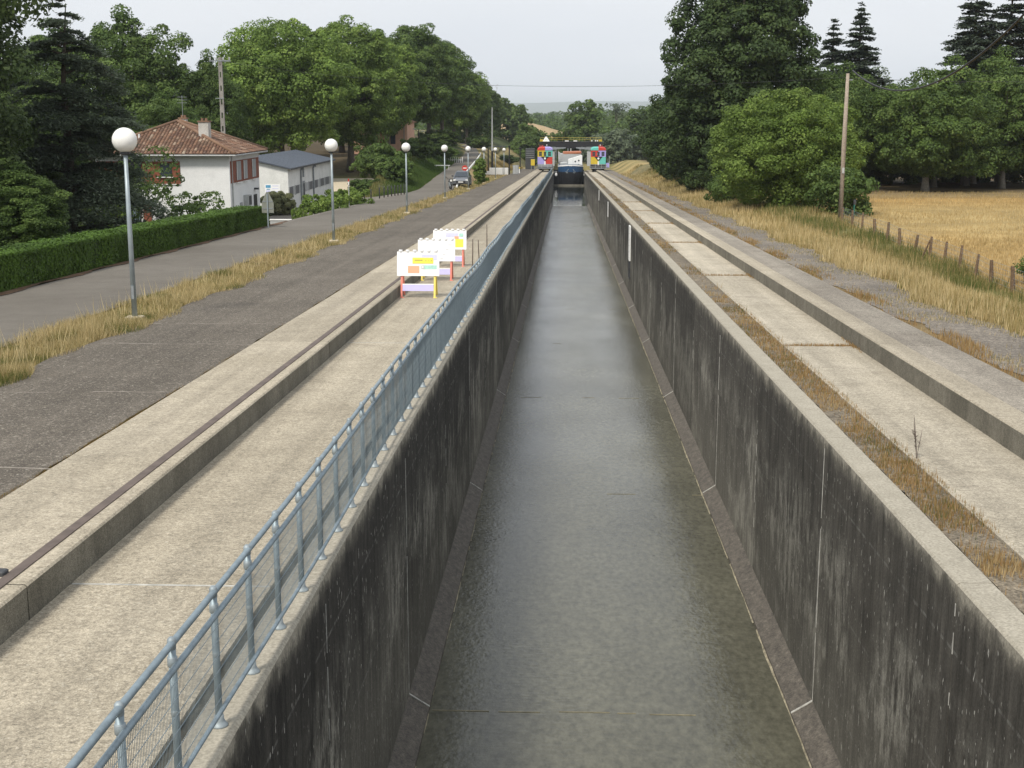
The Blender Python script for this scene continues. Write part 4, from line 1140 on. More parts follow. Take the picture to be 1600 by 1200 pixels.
# ---------------------------------------------------------------- galvanised railing on the left wall
def railing():
    y0, y1 = 1.8, 250.8
    r = thing('railing', 'long galvanised steel railing with wire mesh infill on top of the channel wall', 'railing', (-3.19, 0, 0))
    wob = lambda y: (0.025 * math.sin(y * 0.21) + 0.018 * math.sin(y * 0.53 + 1), 0.02 * math.sin(y * 0.17 + 2) + 0.012 * math.sin(y * 0.61))
    post = MB(); post.tube([(0, 0, 0.02), (0, 0, 1.0)], 0.026, 10)
    pm = post.mesh('post', M['galv'], True)
    fl = MB(); fl.lathe([(0.062, 0), (0.062, 0.012), (0.05, 0.022), (0.036, 0.05), (0.034, 0.085), (0.026, 0.09)], n=12)
    fm = fl.mesh('base_flange', M['galv_light'], True)
    c2 = MB(); c2.lathe([(0.027, 0.868), (0.034, 0.875), (0.034, 0.93), (0.027, 0.937)], n=10); c2m = c2.mesh('clamp', M['galv_light'], True)
    c3 = MB(); c3.lathe([(0.027, 0.535), (0.029, 0.54), (0.029, 0.565), (0.027, 0.57)], n=10); c3m = c3.mesh('wire_tie', M['galv_light'], True)
    cl = MB(); cl.lathe([(0.026, 0.985), (0.029, 0.992), (0.030, 1.03), (0.028, 1.05), (0.015, 1.066)], n=10)
    clm = cl.mesh('post_cap', M['galv_light'], True)
    far = MB(); far.tube([(0, 0, 0), (0, 0, 1.0)], 0.027, 6); far.lathe([(0.06, 0), (0.055, 0.02), (0.036, 0.08)], n=8)
    farm = far.mesh('post', M['galv'], True)
    y = y0
    while y <= y1:
        near = y < 42
        p = link('post', pm if near else farm, r, (wob(y)[0] * 0.5, y, K * y))
        if near:
            link('base_flange', fm, p); link('clamp', c2m, p); link('wire_tie', c3m, p); link('post_cap', clm, p)
        y += 1.0
    ys_ = np.arange(y0 - 0.6, y1 + 0.4, 1.0)
    def line(name, h, rad, n, mat, dx=0.0, wx=1.0, hf=None):
        m = MB()
        m.tube([(dx + wob(y)[0] * wx, y, K * y + h + wob(y)[1] * (h > 0.5)) for y in ys_], rad, n)
        return m.obj(name, M[mat], r, smooth=True)
    line('top_rail', 1.04, 0.024, 10, 'galv')
    line('mid_rail', 0.90, 0.022, 10, 'galv', 0.03)
    line('bottom_rail', 0.145, 0.018, 8, 'galv', 0.03)
    wires = MB()
    for h in (0.24, 0.35, 0.46, 0.57, 0.68, 0.79):
        wires.tube([(0.035 + wob(y)[0] * 0.6, y, K * y + h) for y in ys_], 0.0032, 4, False)
    tag(wires.obj('line_wires', M['wire'], r, smooth=True), kind='stuff')
    # fine vertical mesh bars
    yy = np.arange(y0, y1, 0.028)
    n = len(yy); hw = np.where(yy < 25, 0.0020, np.where(yy < 50, 0.0021, 0.0026))
    V = np.empty((n, 6, 3))
    for i, (ax, ay) in enumerate(((1, 0), (-.5, .87), (-.5, -.87))):
        V[:, i] = np.stack([0.035 + ax * hw, yy + ay * hw, K * yy + 0.15], -1)
        V[:, i + 3] = np.stack([0.035 + ax * hw, yy + ay * hw, K * yy + 0.90], -1)
    b = np.arange(n)[:, None] * 6
    Fm = np.concatenate([b + np.array([0, 1, 4, 3]), b + np.array([1, 2, 5, 4]), b + np.array([2, 0, 3, 5])])
    tag(link('mesh_bars', np_mesh('mesh_bars', V.reshape(-1, 3), Fm, M['wire']), r), kind='stuff')
railing()

# ---------------------------------------------------------------- globe lamps along the verge
def lamp(loc, label):
    t = thing('globe_lamp', label, 'street lamp', loc, 0, 'white globe lamps along the dry verge')
    MB().tube([(0, 0, 0.03), (0, 0, 2.2), (0, 0, 3.72)], [0.062, 0.052, 0.042], 14).obj('pole', M['lamp_pole'], t, smooth=True)
    MB().bbox(-0.19, 0.19, -0.16, 0.16, -0.12, 0.05, 0.02).obj('footing', M['pale_gravel'], t)
    MB().lathe([(0.05, 3.68), (0.11, 3.70), (0.115, 3.74), (0.07, 3.755)], n=14).obj('collar', M['dark'], t, smooth=True)
    MB().lathe([(0.075, 3.745)] + [(0.275 * math.cos(a), 4.005 + 0.275 * math.sin(a)) for a in np.linspace(-1.28, 1.54, 18)], n=28).obj('globe', M['globe'], t, smooth=True)
    m = MB(); m.box(-0.03, 0.03, -0.066, -0.05, 0.45, 0.75); m.obj('access_door', M['grey'], t)
    return t
lamplab = ['white globe lamp on a tall pole standing opposite the clipped hedge', 'white globe lamp in front of the slate roofed shed', 'white globe lamp in front of the grass slope and bank bush', 'white globe lamp opposite the curve of the road, before the parked car',
           'white globe lamp right beside the parked car', 'white globe lamp past the slender young tree, before the white platform', 'white globe lamp in front of the tall grey mast', 'last and smallest white globe lamp, between the black posts']
L0 = lamp((-10.52, 29.6, K * 29.6 + 0.33), lamplab[0])
for k in range(1, 8):
    y = 29.6 + 26.4 * k
    dup(L0, (-10.52, y, K * y + 0.33), None, lamplab[k])

# ---------------------------------------------------------------- three display boards
def sign(loc, label, kind, leg_l, leg_r):
    t = thing('display_board', label, 'sign board', loc, 0, 'display boards on the concrete track')
    a = 0.16                                     # backward lean of the board
    P = lambda x, h, d=0.0: (x, -0.24 + h * a + d * 1.0, h - d * a)
    def slab(name, x0, x1, h0, h1, d0, d1, mat, b=0.0):
        m = MB()
        vs = [P(x0, h0, d0), P(x1, h0, d0), P(x1, h1, d0), P(x0, h1, d0), P(x0, h0, d1), P(x1, h0, d1), P(x1, h1, d1), P(x0, h1, d1)]
        m.add(vs, [(0, 1, 2, 3), (7, 6, 5, 4), (0, 4, 5, 1), (1, 5, 6, 2), (2, 6, 7, 3), (3, 7, 4, 0)])
        return m.obj(name, M[mat], t)
    brd = slab('panel', -0.60, 0.60, 0.62, 1.30, 0.0, 0.035, 'board_white')
    for k in range(6):
        x = -0.50 + k * 0.2
        m = MB(); m.lathe([(0.055, 0), (0.055, 0.045), (0.05, 0.05)], n=12)
        o = m.obj('stud', M['board_white'], brd, P(x, 1.30, 0.017)); o.rotation_euler = (-a, 0, 0)
    def leg(x, mat):
        m = MB()
        w = 0.026
        f0, f1 = P(x, 0.0, -0.01), P(x, 1.2, 0.06)
        m.add([(x - w, f0[1], 0), (x + w, f0[1], 0), (x + w, f0[1] + .05, 0), (x - w, f0[1] + .05, 0),
               (x - w, f1[1], 1.15), (x + w, f1[1], 1.15), (x + w, f1[1] + .05, 1.15), (x - w, f1[1] + .05, 1.15)],
              [(0, 3, 2, 1), (4, 5, 6, 7), (0, 1, 5, 4), (1, 2, 6, 5), (2, 3, 7, 6), (3, 0, 4, 7)])
        m.box(x - 0.03, x + 0.075 if x > 0 else x + 0.075, -0.29, -0.21, 0.0, 0.022)
        m.obj('front_leg', M[mat], t)
        m = MB()
        m.add([(x - w, .42, 0), (x + w, .42, 0), (x + w, .47, 0), (x - w, .47, 0),
               (x - w, 0.02, 1.15), (x + w, 0.02, 1.15), (x + w, 0.07, 1.15), (x - w, 0.07, 1.15)],
              [(0, 3, 2, 1), (4, 5, 6, 7), (0, 1, 5, 4), (1, 2, 6, 5), (2, 3, 7, 6), (3, 0, 4, 7)])
        m.obj('rear_leg', M[mat], t)
    leg(-0.47, leg_l); leg(0.47, leg_r)
    slab('lower_board', -0.44, 0.44, 0.20, 0.37, -0.005, 0.02, 'p_lilac')
    slab('lower_rail', -0.44, 0.44, 0.372, 0.40, -0.008, 0.05, 'board_white')
    pr = lambda n, x0, x1, h0, h1, mat, d=-0.006: slab(n, x0, x1, h0, h1, d, d + 0.004, mat)
    if kind == 0:
        pr('lilac_print', 0.10, 0.53, 1.06, 1.21, 'p_lilac_pale', -0.005)
        pr('yellow_label', -0.16, 0.43, 0.965, 1.13, 'p_yellow', -0.0095)
        for (x0, x1) in ((-0.10, -0.06), (-0.055, -0.02), (-0.015, 0.03), (0.036, 0.07), (0.075, 0.125), (0.20, 0.235), (0.29, 0.31), (0.355, 0.40)):
            pr('faded_word', x0, x1, 1.045 if x0 < .2 else 1.035, 1.072 if x0 < .2 else 1.055, 'p_text', -0.0135)
        pr('salmon_print', -0.29, 0.035, 0.70, 0.90, 'p_orange')
        pr('picture_strip', 0.09, 0.53, 0.81, 0.92, 'p_teal', -0.005); pr('picture_edge', 0.095, 0.175, 0.815, 0.915, 'p_grey', -0.0095)
        pr('picture_gap', 0.12, 0.15, 0.835, 0.895, 'board_white', -0.0135)
    elif kind == 1:
        for (x, h) in ((0.30, 0.98), (0.20, 0.82), (0.12, 0.69)):
            pr('faded_word', x, x + 0.09, h, h + 0.018, 'p_grey')
        pr('faded_word', 0.36, 0.50, 1.13, 1.148, 'p_grey')
    else:
        pr('lilac_print', -0.14, 0.30, 1.07, 1.20, 'p_lilac_pale'); pr('round_print', 0.34, 0.49, 1.07, 1.19, 'p_teal')
        pr('salmon_print', 0.17, 0.32, 1.0, 1.09, 'p_orange', -0.0095); pr('yellow_label', 0.20, 0.49, 0.70, 0.99, 'p_yellow')
        pr('faded_word', 0.0, 0.14, 0.72, 0.735, 'p_grey')
    return t
sign((-4.86, 37.4, K * 37.4), 'white display board with yellow and salmon labels, first of the three on the track', 0, 'leg_red', 'leg_yellow')
sign((-4.83, 42.5, K * 42.5), 'blank white display board standing between two other boards on the track', 1, 'leg_yellow', 'leg_red')
sign((-4.85, 47.7, K * 47.7), 'white display board with one big yellow square, behind the two other boards', 2, 'leg_red', 'leg_red')

for (x, y, h, tl, lb) in ((-4.02, 47.4, 1.00, 0.01, 'thin rusty rod standing by the railing, the one closest to the boards'), (-4.0, 50.8, 0.74, -0.02, 'shortest thin rusty rod, in the middle of three beside the railing'), (-3.98, 55.6, 1.08, 0.0, 'tallest thin rusty rod beside the railing, farthest from the boards')):
    m = MB(); m.tube([(0, 0, -0.02), (tl, 0, h * 0.5), (tl * 1.5, 0, h)], [0.022, 0.02, 0.014], 7)
    m.lathe([(0.05, -0.01), (0.05, 0.02), (0.024, 0.03)], n=8)
    tag(m.obj('steel_rod', M['stake'], None, (x, y, K * y)), lb, 'rod', 'steel rods beside the railing')

# white gauge plate on the right wall
gg = thing('gauge_plate', 'tall white gauge plate with a dark lower end fixed on the channel wall', 'gauge', (3.10, 77.4, K * 77.4))
MB().box(-0.085, 0.0, -0.55, 0.55, -2.15, -0.16).obj('white_plate', M['white'], gg)
MB().box(-0.08, 0.0, -0.5, 0.5, -3.15, -2.16).obj('dark_plate', M['dark'], gg)
for k in range(5):
    MB().box(-0.089, -0.086, -0.42, -0.1, -0.6 - k * 0.35, -0.57 - k * 0.35).obj('graduation', M['dark'], gg)
for (y, h0, h1, lb) in ((118, 0.3, 1.6, 'narrow white marker strip on the channel wall beyond the gauge plate'), (150, 0.2, 1.3, 'narrow white marker strip on the channel wall closest to the barge')):
    m = MB(); m.box(-0.05, 0.0, -0.5, 0.5, -h1, -h0)
    t = thing('marker_strip', lb, 'marker', (3.10, y, K * y)); m.obj('plate', M['white'], t); MB().box(-.054, -.051, -.5, -.42, -h1, -h0).obj('edge', M['grey'], t)

# ---------------------------------------------------------------- white two-storey house
def house():
    X0, X1, Y0, Y1, ZB, ZE = -32.4, -23.3, 89.4, 98.1, -4.1, 1.12
    cx, cy = (X0 + X1) / 2, (Y0 + Y1) / 2
    h = thing('white_house', 'white two storey house with a hipped clay tile roof behind the clipped hedge', 'house', (cx, cy, ZB))
    def B(name, x0, x1, y0, y1, z0, z1, mat, par=None):
        o = MB().box(x0 - cx, x1 - cx, y0 - cy, y1 - cy, z0 - ZB, z1 - ZB).obj(name, M[mat], par or h); return o
    B('wall', X0, X1, Y0, Y1, ZB, ZE, 'render_white')
    # clay roof: corrugated tile columns on four hips
    ov = 0.55
    ez = ZE + 0.06
    ex0, ex1, ey0, ey1 = X0 - ov, X1 + ov, Y0 - ov, Y1 + ov
    V = []; F = []; T = []
    g = np.random.default_rng(4)
    base = MB()
    base.add([(ex0 - cx, ey0 - cy, ez - ZB), (ex1 - cx, ey0 - cy, ez - ZB), (ex1 - cx, ey1 - cy, ez - ZB), (ex0 - cx, ey1 - cy, ez - ZB), (0, -.35, 3.22 - ZB), (0, .35, 3.22 - ZB)],
             [(0, 1, 4), (1, 2, 5, 4), (2, 3, 5), (3, 0, 4, 5), (3, 2, 1, 0)])
    roof = base.obj('roof', M['roof_under'], h)
    def face(c0, c1, a0, a1):
        c0, c1, a0, a1 = map(np.array, (c0, c1, a0, a1))
        L = np.linalg.norm(c1 - c0); u = (c1 - c0) / L
        mid = (a0 + a1) / 2; down = mid - (c0 + c1) / 2; down -= u * (down @ u); Hs = np.linalg.norm(down); w = down / Hs
        nrm = np.cross(u, w); nrm *= np.sign(nrm[2])
        ta, tb = (a0 - c0) @ u, (a1 - c0) @ u
        st = 0.235
        for k in range(int(L / st)):
            s = (k + 0.5) * st
            top = Hs * min(1.0, s / max(ta, 1e-3), (L - s) / max(L - tb, 1e-3))
            nseg = max(1, int(top / 0.42))
            for q in range(nseg):
                t0, t1 = top * q / nseg - 0.03, top * (q + 1) / nseg + 0.02
                r0, r1 = 0.112, 0.092
                lift = 0.03 + g.uniform(0, 0.015)
                o = len(V)
                for (tt, rr, lf) in ((t0, r0, lift + 0.02), (t1, r1, lift)):
                    for a in (0.0, 0.8, 1.57, 2.34, 3.14):
                        V.append(c0 + u * (s + rr * math.cos(a)) + w * tt + nrm * (rr * 0.55 * math.sin(a) + lf))
                for j in range(4): F.append((o + j, o + j + 1, o + j + 6, o + j + 5)); T.append(0)
                tn = g.random(); T[-4:] = [tn] * 4
    c = [np.array((ex0 - cx, ey0 - cy, ez - ZB)), np.array((ex1 - cx, ey0 - cy, ez - ZB)), np.array((ex1 - cx, ey1 - cy, ez - ZB)), np.array((ex0 - cx, ey1 - cy, ez - ZB))]
    A0, A1 = np.array((0, -.35, 3.25 - ZB)), np.array((0, .35, 3.25 - ZB))
    face(c[0], c[1], A0, A0 + [1e-3, 0, 0]); face(c[1], c[2], A0, A1); face(c[2], c[3], A1, A1 - [1e-3, 0, 0]); face(c[3], c[0], A1, A0)
    tag(link('roof_tiles', np_mesh('roof_tiles', V, F, M['tiles'], T), roof), kind='stuff')
    for i, (p, q) in enumerate(((c[0], A0), (c[1], A0), (c[2], A1), (c[3], A1))):
        m = MB(); m.tube([p + [0, 0, .10], q + [0, 0, .12]], 0.115, 8); m.obj('hip_tiles', M['hip'], roof, smooth=True)
    for a, b in ((c[0], c[1]), (c[1], c[2])):
        m = MB(); m.tube([a + [0, 0, -.05], b + [0, 0, -.05]], 0.06, 6); m.obj('gutter', M['lightgrey'], roof)
    # chimneys
    for (x, y, z0, z1, w, nm) in ((-25.45, 91.6, 1.7, 3.30, 0.34, 0), (-27.75, 94.6, 2.9, 3.5, 0.24, 1)):
        ch = B('chimney', x - w, x + w, y - w, y + w, z0, z1, 'chim', roof)
        MB().box(x - cx - w - .06, x - cx + w + .06, y - cy - w - .06, y - cy + w + .06, z1 - ZB, z1 - ZB + .09).obj('cap', M['hip'], roof)
        for dx in (-w * .6, w * .2):
            MB().box(x - cx + dx, x - cx + dx + .14, y - cy - .1, y - cy + .1, z1 - ZB + .09, z1 - ZB + .26).obj('chimney_pot', M['hip'], roof)
    MB().tube([(-2.0, -2.7, 1.9 - ZB), (-2.0, -2.7, 2.5 - ZB)], 0.07, 8).obj('vent_pipe', M['white'], roof)
    m = MB(); m.tube([(0.1, .75, 3.7 - ZB), (0.1, .75, 5.1 - ZB)], 0.02, 5)
    for z in (4.6, 4.8, 5.0): m.tube([(-.25, .75, z - ZB), (.45, .75, z - ZB)], 0.012, 4)
    m.obj('aerial', M['grey'], roof)
    # upper cladding band, front
    fy = Y0
    B('cladding', -32.3, -26.65, fy - .05, fy, -0.78, 0.72, 'shutter')
    w = B('window', -30.6, -29.3, fy - .09, fy - .051, -0.72, 0.60, 'glass'); B('roller_box', -30.8, -29.25, fy - .12, fy - .092, 0.45, 0.80, 'dark')
    B('window', -28.0, -27.2, fy - .09, fy - .051, -0.3, 0.60, 'glass'); B('sill', -28.25, -27.1, fy - .16, fy - .002, -0.36, -0.302, 'white')
    B('trim', -32.3, -26.65, fy - .08, fy - .052, -0.83, -0.785, 'white')
    # ground floor, front
    for (a, b) in ((-31.35, -30.75), (-29.3, -28.75)): B('shutter', a, b, fy - .06, fy - .003, -3.4, -2.1, 'shutter')
    B('window', -30.7, -30.0, fy - .04, fy - .003, -3.4, -2.15, 'glass'); B('door', -30.0, -29.5, fy - .05, fy - .003, -3.9, -2.15, 'bluegrey'); B('door_jamb', -29.48, -29.38, fy - .07, fy - .003, -3.9, -2.1, 'white')
    B('window', -27.35, -26.7, fy - .04, fy - .003, -2.65, -2.2, 'glass'); B('sill', -27.5, -26.6, fy - .12, fy - .003, -2.72, -2.66, 'lightgrey')
    B('window', -26.1, -25.4, fy - .04, fy - .003, -2.55, -2.1, 'glass')
    # right hand face
    fx = X1
    B('cladding', fx, fx + .05, 89.6, 97.9, -0.75, 0.72, 'shutter')
    for (a, b) in ((91.1, 92.3), (93.1, 94.2), (95.7, 96.8)):
        ww = B('window', fx + .051, fx + .09, a, b, -0.62, 0.66, 'pane_grey')
        B('sill', fx + .003, fx + .14, a - .05, b + .05, -0.81, -0.755, 'white')
        B('frame', fx + .091, fx + .105, a, a + .07, -.62, .66, 'white', h)
    B('drainpipe', fx + .003, fx + .09, 89.85, 89.95, ZB, ZE, 'lightgrey')
    B('door', fx + .003, fx + .05, 96.1, 97.0, -3.9, -1.9, 'black'); B('wall_lamp', fx + .003, fx + .3, 96.3, 96.6, -1.55, -1.42, 'dark')
    B('window', fx + .003, fx + .05, 91.9, 92.5, -3.0, -2.2, 'pane_grey')
    B('air_unit', fx + .003, fx + .38, 93.0, 93.9, -2.5, -1.75, 'lightgrey'); B('unit_grille', fx + .382, fx + .39, 93.08, 93.82, -2.44, -1.81, 'dark')
    return h
def tile_material():
    t = NT('clay_roof_tiles')
    a = t.attr('tint'); n = t.noise(1.1, 5, 0.65); f = t.noise(5, 4)
    c = t.ramp(a.outputs['Fac'], [(0.0, (0.10, 0.055, 0.037)), (0.5, (0.165, 0.085, 0.051)), (0.85, (0.225, 0.125, 0.075)), (1.0, (0.38, 0.30, 0.22))])
    c = t.mix(t.ramp(n, [(0.45, 0.0), (0.62, 0.6)]), c, (0.13, 0.085, 0.055))
    c = t.mix(t.ramp(f, [(0.62, 0.0), (0.70, 0.5)]), c, (0.35, 0.29, 0.22))
    t.color(c); t.set(Roughness=0.9); t.bump(f, 0.4, 0.03)
    return t.m
M['tiles'] = tile_material()
M['hip'] = concrete('hip_clay', (0.21, 0.125, 0.08), (0.30, 0.19, 0.125), grain=0.3)
M['roof_under'] = plain('roof_underside', (0.12, 0.07, 0.05), 0.9)
M['chim'] = concrete('sooted_render', (0.46, 0.44, 0.40), (0.62, 0.60, 0.56), big=1.5, grain=0.25)
M['bluegrey'] = plain('blue_grey_door', (0.13, 0.17, 0.20), 0.6)
house()

# ---------------------------------------------------------------- slate roofed shed
def shed():
    X0, X1, Y0, Y1, ZB = -29.6, -22.8, 106, 126, -4.0
    cx = (X0 + X1) / 2
    h = thing('white_shed', 'long low white shed with a slate grey roof and a band of grilled windows', 'building', (cx, 116, ZB))
    def B(name, x0, x1, y0, y1, z0, z1, mat, par=None):
        return MB().box(x0 - cx, x1 - cx, y0 - 116, y1 - 116, z0 - ZB, z1 - ZB).obj(name, M[mat], par or h)
    poly = [(X0 - cx, 0), (X1 - cx, 0), (X1 - cx, 3.52), (0, 4.28), (X0 - cx, 3.52)]
    MB().prism(poly, -10, 10).obj('wall', M['shed_wall'], h)
    rf = MB()
    o = 0.28
    rf.prism([(X0 - cx - o, 3.50), (0, 4.34), (X1 - cx + o, 3.50), (X1 - cx + o, 3.58), (0, 4.44), (X0 - cx - o, 3.58)], -10.3, 10.3)
    roof = rf.obj('roof', M['roof_grey'], h)
    for k in range(20):
        y = -10.1 + k * 1.06
        MB().add([(0, y, 4.441), (X1 - cx + o, y, 3.581), (X1 - cx + o, y + .03, 3.581), (0, y + .03, 4.441), (0, y, 4.465), (X1 - cx + o, y, 3.605), (X1 - cx + o, y + .03, 3.605), (0, y + .03, 4.465)],
                 [(0, 3, 2, 1), (4, 5, 6, 7), (0, 1, 5, 4), (1, 2, 6, 5), (2, 3, 7, 6), (3, 0, 4, 7)]).obj('roof_seam', M['roof_grey'], roof)
    MB().box(X1 - cx + o, X1 - cx + o + .1, -10.3, 10.3, 3.44, 3.56).obj('gutter', M['dark'], roof)
    fx = X1
    for (a, b, mt) in ((105.98 + .1, 107.75, 'grille'), (108.6, 110.2, 'grille'), (113.0, 114.3, 'pane_grey'), (114.45, 116.15, 'grille'), (117.1, 118.6, 'grille'), (119.7, 121.7, 'grille'), (122.2, 124.3, 'grille')):
        w = B('window', fx + .003, fx + .035, a, b, -2.62, -1.95, mt)
        m = MB()
        B('frame', fx + .002, fx + .06, a - .06, a, -2.68, -1.9, 'lightgrey')
        for q in range(1, 4):
            yy = a + (b - a) * q / 4
            B('mullion', fx + .036, fx + .05, yy - .02, yy + .02, -2.62, -1.95, 'dark' if mt == 'grille' else 'white')
    for (a, b) in ((107.85, 108.5), (110.3, 111.6), (116.25, 117.0), (118.7, 119.6), (121.8, 122.1), (124.4, 125.6)):
        B('pale_panel', fx + .003, fx + .02, a, b, -2.62, -1.95, 'lightgrey')
    B('door', fx + .003, fx + .05, 111.8, 112.6, -3.95, -1.75, 'grey'); B('door_panel', fx + .051, fx + .06, 111.95, 112.45, -3.7, -1.95, 'dark')
    for y in (110.9, 116.4):
        m = MB(); m.tube([(fx - cx + .08, y - 116, 0.6), (fx - cx + .08, y - 116, 3.2)], 0.07, 8); m.tube([(fx - cx + .08, y - 116, 3.2), (fx - cx + .08, y - 115.0, 3.32), (fx - cx + .08, y - 115.0, 2.6 if y < 112 else 3.2)], 0.07, 8)
        m.obj('drainpipe', M['grey'], h)
    b = B('banner', -24.7, -23.45, Y0 - .03, Y0 - .003, -2.5, -1.72, 'board_white')
    B('banner_emblem', -24.62, -24.22, Y0 - .036, Y0 - .031, -1.98, -1.76, 'p_blue'); B('banner_wave', -24.55, -24.28, Y0 - .036, Y0 - .031, -2.13, -2.06, 'p_blue'); B('banner_circle', -24.6, -24.25, Y0 - .036, Y0 - .031, -2.42, -2.18, 'p_lilac_pale')
    for z in (-1.85, -2.07, -2.3): B('banner_line', -24.1, -23.6, Y0 - .036, Y0 - .031, z, z + .05, 'p_lilac_pale')
    return h
M['shed_wall'] = concrete('shed_render', (0.70, 0.70, 0.665), (0.82, 0.815, 0.78), big=0.6, mid=1.4, fine=10, grain=0.08, bump=0.2)
shed()

# pink house among the plane trees
ph = thing('pink_house', 'pink rendered house half hidden by the plane trees', 'house', (-26.5, 193, -2.2))
MB().box(-4.2, 3.4, -3, 6, 0, 4.6).obj('wall', M['pink'], ph)
MB().add([(-4.6, -3.4, 4.55), (3.8, -3.4, 4.55), (3.8, 6.4, 4.55), (-4.6, 6.4, 4.55), (-.4, 1.0, 6.2), (-.4, 2.0, 6.2)], [(0, 1, 4), (1, 2, 5, 4), (2, 3, 5), (3, 0, 4, 5), (3, 2, 1, 0)]).obj('roof', M['hip'], ph)
MB().box(1.0, 1.7, -3.04, -3.003, 1.6, 3.2).obj('window', M['glass'], ph); MB().box(0.9, 1.8, -3.06, -3.042, 3.22, 3.3).obj('lintel', M['white'], ph)
MB().box(-.5, .4, -3.04, -3.003, 0.1, 2.2).obj('door', M['shutter'], ph); MB().box(2.9, 3.0, -3.1, -3.003, 0, 4.5).obj('drainpipe', M['grey'], ph)

# low white kerb wall by the shed drive
kw = thing('kerb_wall', 'low white kerb wall under the round clipped bush', 'low wall', (-20.7, 91.0, gz(-20.7, 91.0)))
MB().bbox(-2.0, 2.1, -0.1, 0.12, -1.6, 0.30, 0.03).obj('wall', M['lightgrey'], kw); MB().bbox(-2.05, 2.15, -0.14, 0.16, 0.301, 0.37, 0.02).obj('coping', M['white'], kw)

# bollards between road and yard
bm = MB(); bm.lathe([(0.05, -0.1), (0.05, 0.86), (0.042, 0.9), (0.02, 0.92)], n=10)
bmesh_ = bm.mesh('bollard', M['dark'], True)
bl = [(-17.0, 104.0), (-16.62, 105.4), (-16.3, 106.8), (-15.95, 109.2), (-15.75, 110.5), (-15.6, 111.8), (-15.45, 113.0), (-15.32, 114.2), (-15.2, 115.4), (-15.08, 116.6), (-14.95, 117.8)]
bn = ['end bollard of the dark row, touching the roadside shrub', 'second dark bollard from the roadside shrub', 'third dark bollard from the roadside shrub, before the gap', 'dark bollard just after the gap in the row', 'dark bollard two after the gap in the row', 'dark bollard three after the gap in the row',
      'dark bollard four after the gap in the row', 'dark bollard five after the gap, left of the lamp pole', 'dark bollard six after the gap, next to the lamp pole', 'dark bollard last but one at the grass slope', 'last dark bollard, against the grass slope']
for (x, y), lb in zip(bl, bn):
    tag(link('bollard', bmesh_, None, (x, y, gz(x, y))), lb, 'bollard', 'dark bollards between road and yard')
# white and red marker post
mp = thing('marker_post', 'slim white post with a red band in front of the roadside shrub', 'post', (-16.1, 94.6, gz(-16.1, 94.6)))
MB().tube([(0, 0, 0), (0, 0, 1.5)], 0.035, 8).obj('post', M['lightgrey'], mp); MB().tube([(0, 0, 1.5), (0, 0, 1.75)], 0.05, 8).obj('white_band', M['white'], mp); MB().tube([(0, 0, 1.75), (0, 0, 1.95)], 0.051, 8).obj('red_band', M['red'], mp)
# back of a road sign at the hedge end
rs = thing('road_sign', 'grey back of a gable shaped road sign at the hedge end', 'road sign', (-15.55, 66.0, gz(-15.55, 66.0)))
MB().tube([(0, 0, -0.1), (0, 0, 1.7)], 0.035, 8).obj('post', M['lamp_pole'], rs)
MB().prism([(-.30, 0.75), (.30, 0.75), (.30, 1.25), (0.06, 1.78), (-.06, 1.78), (-.30, 1.25)], 0.04, 0.06).obj('plate', M['plate_back'], rs) 
for z in (0.95, 1.3): MB().box(-.26, .26, 0.02, 0.038, z, z + .04).obj('bracket', M['grey'], rs)

# ---------------------------------------------------------------- poles, wires, fence
def concrete_pole():
    t = thing('concrete_pole', 'concrete power pole with ladder holes rising behind the white house', 'power pole', (-29.4, 112, gz(-29.4, 112)))
    h = 8.3 - gz(-29.4, 112)
    n = 22; m = MB()
    w0, w1 = 0.15, 0.10
    for k in range(n):
        a, b = h * k / n, h * (k + 1) / n
        wa, wb = w0 + (w1 - w0) * k / n, w0 + (w1 - w0) * (k + 1) / n
        for s in (-1, 1):
            m.add([(s * wa - .05, -.1, a), (s * wa + .05, -.1, a), (s * wa + .05, .1, a), (s * wa - .05, .1, a), (s * wb - .05, -.1, b), (s * wb + .05, -.1, b), (s * wb + .05, .1, b), (s * wb - .05, .1, b)],
                  [(0, 3, 2, 1), (4, 5, 6, 7), (0, 1, 5, 4), (1, 2, 6, 5), (2, 3, 7, 6), (3, 0, 4, 7)])
        if k % 2 == 0 or k > n - 3: m.box(-wa, wa, -.095, .095, a, a + h / n * 1.2)
    tag(m.obj('shaft', M['con_pole'], t), kind=None)
    MB().box(-0.9, 0.9, -.14, -.10, h - .25, h - .15).obj('crossarm', M['grey'], t)
    for x in (-.8, -.3, .3, .8): MB().lathe([(0.05, h - .15), (0.07, h - .08), (0.05, h - .02), (0.07, h + .03), (0.03, h + .1)], x, -.12, 8).obj('insulator', M['lightgrey'], t)
    MB().box(-0.5, 0.2, -.14, -.11, h * .73, h * .73 + .06).obj('stay_arm', M['grey'], t)
concrete_pole()
wp = thing('wooden_pole', 'bare wooden power pole beside the round bright bush and the golden field', 'power pole', (14.55, 74.5, gz(14.55, 74.5)))
ph_ = 6.05 - gz(14.55, 74.5)
MB().tube([(0, 0, -0.3), (0.0, 0, ph_ * .5), (0.02, 0, ph_)], [0.15, 0.125, 0.085], 14).obj('shaft', M['wood_pole'], wp, smooth=True)
MB().tube([(0.1, -.05, ph_ - .35), (0.3, -.05, ph_ - .35)], 0.03, 6).obj('hook', M['grey'], wp)
MB().box(-.06, .06, -.17, -.14, 2.6, 2.9).obj('number_plate', M['lightgrey'], wp)

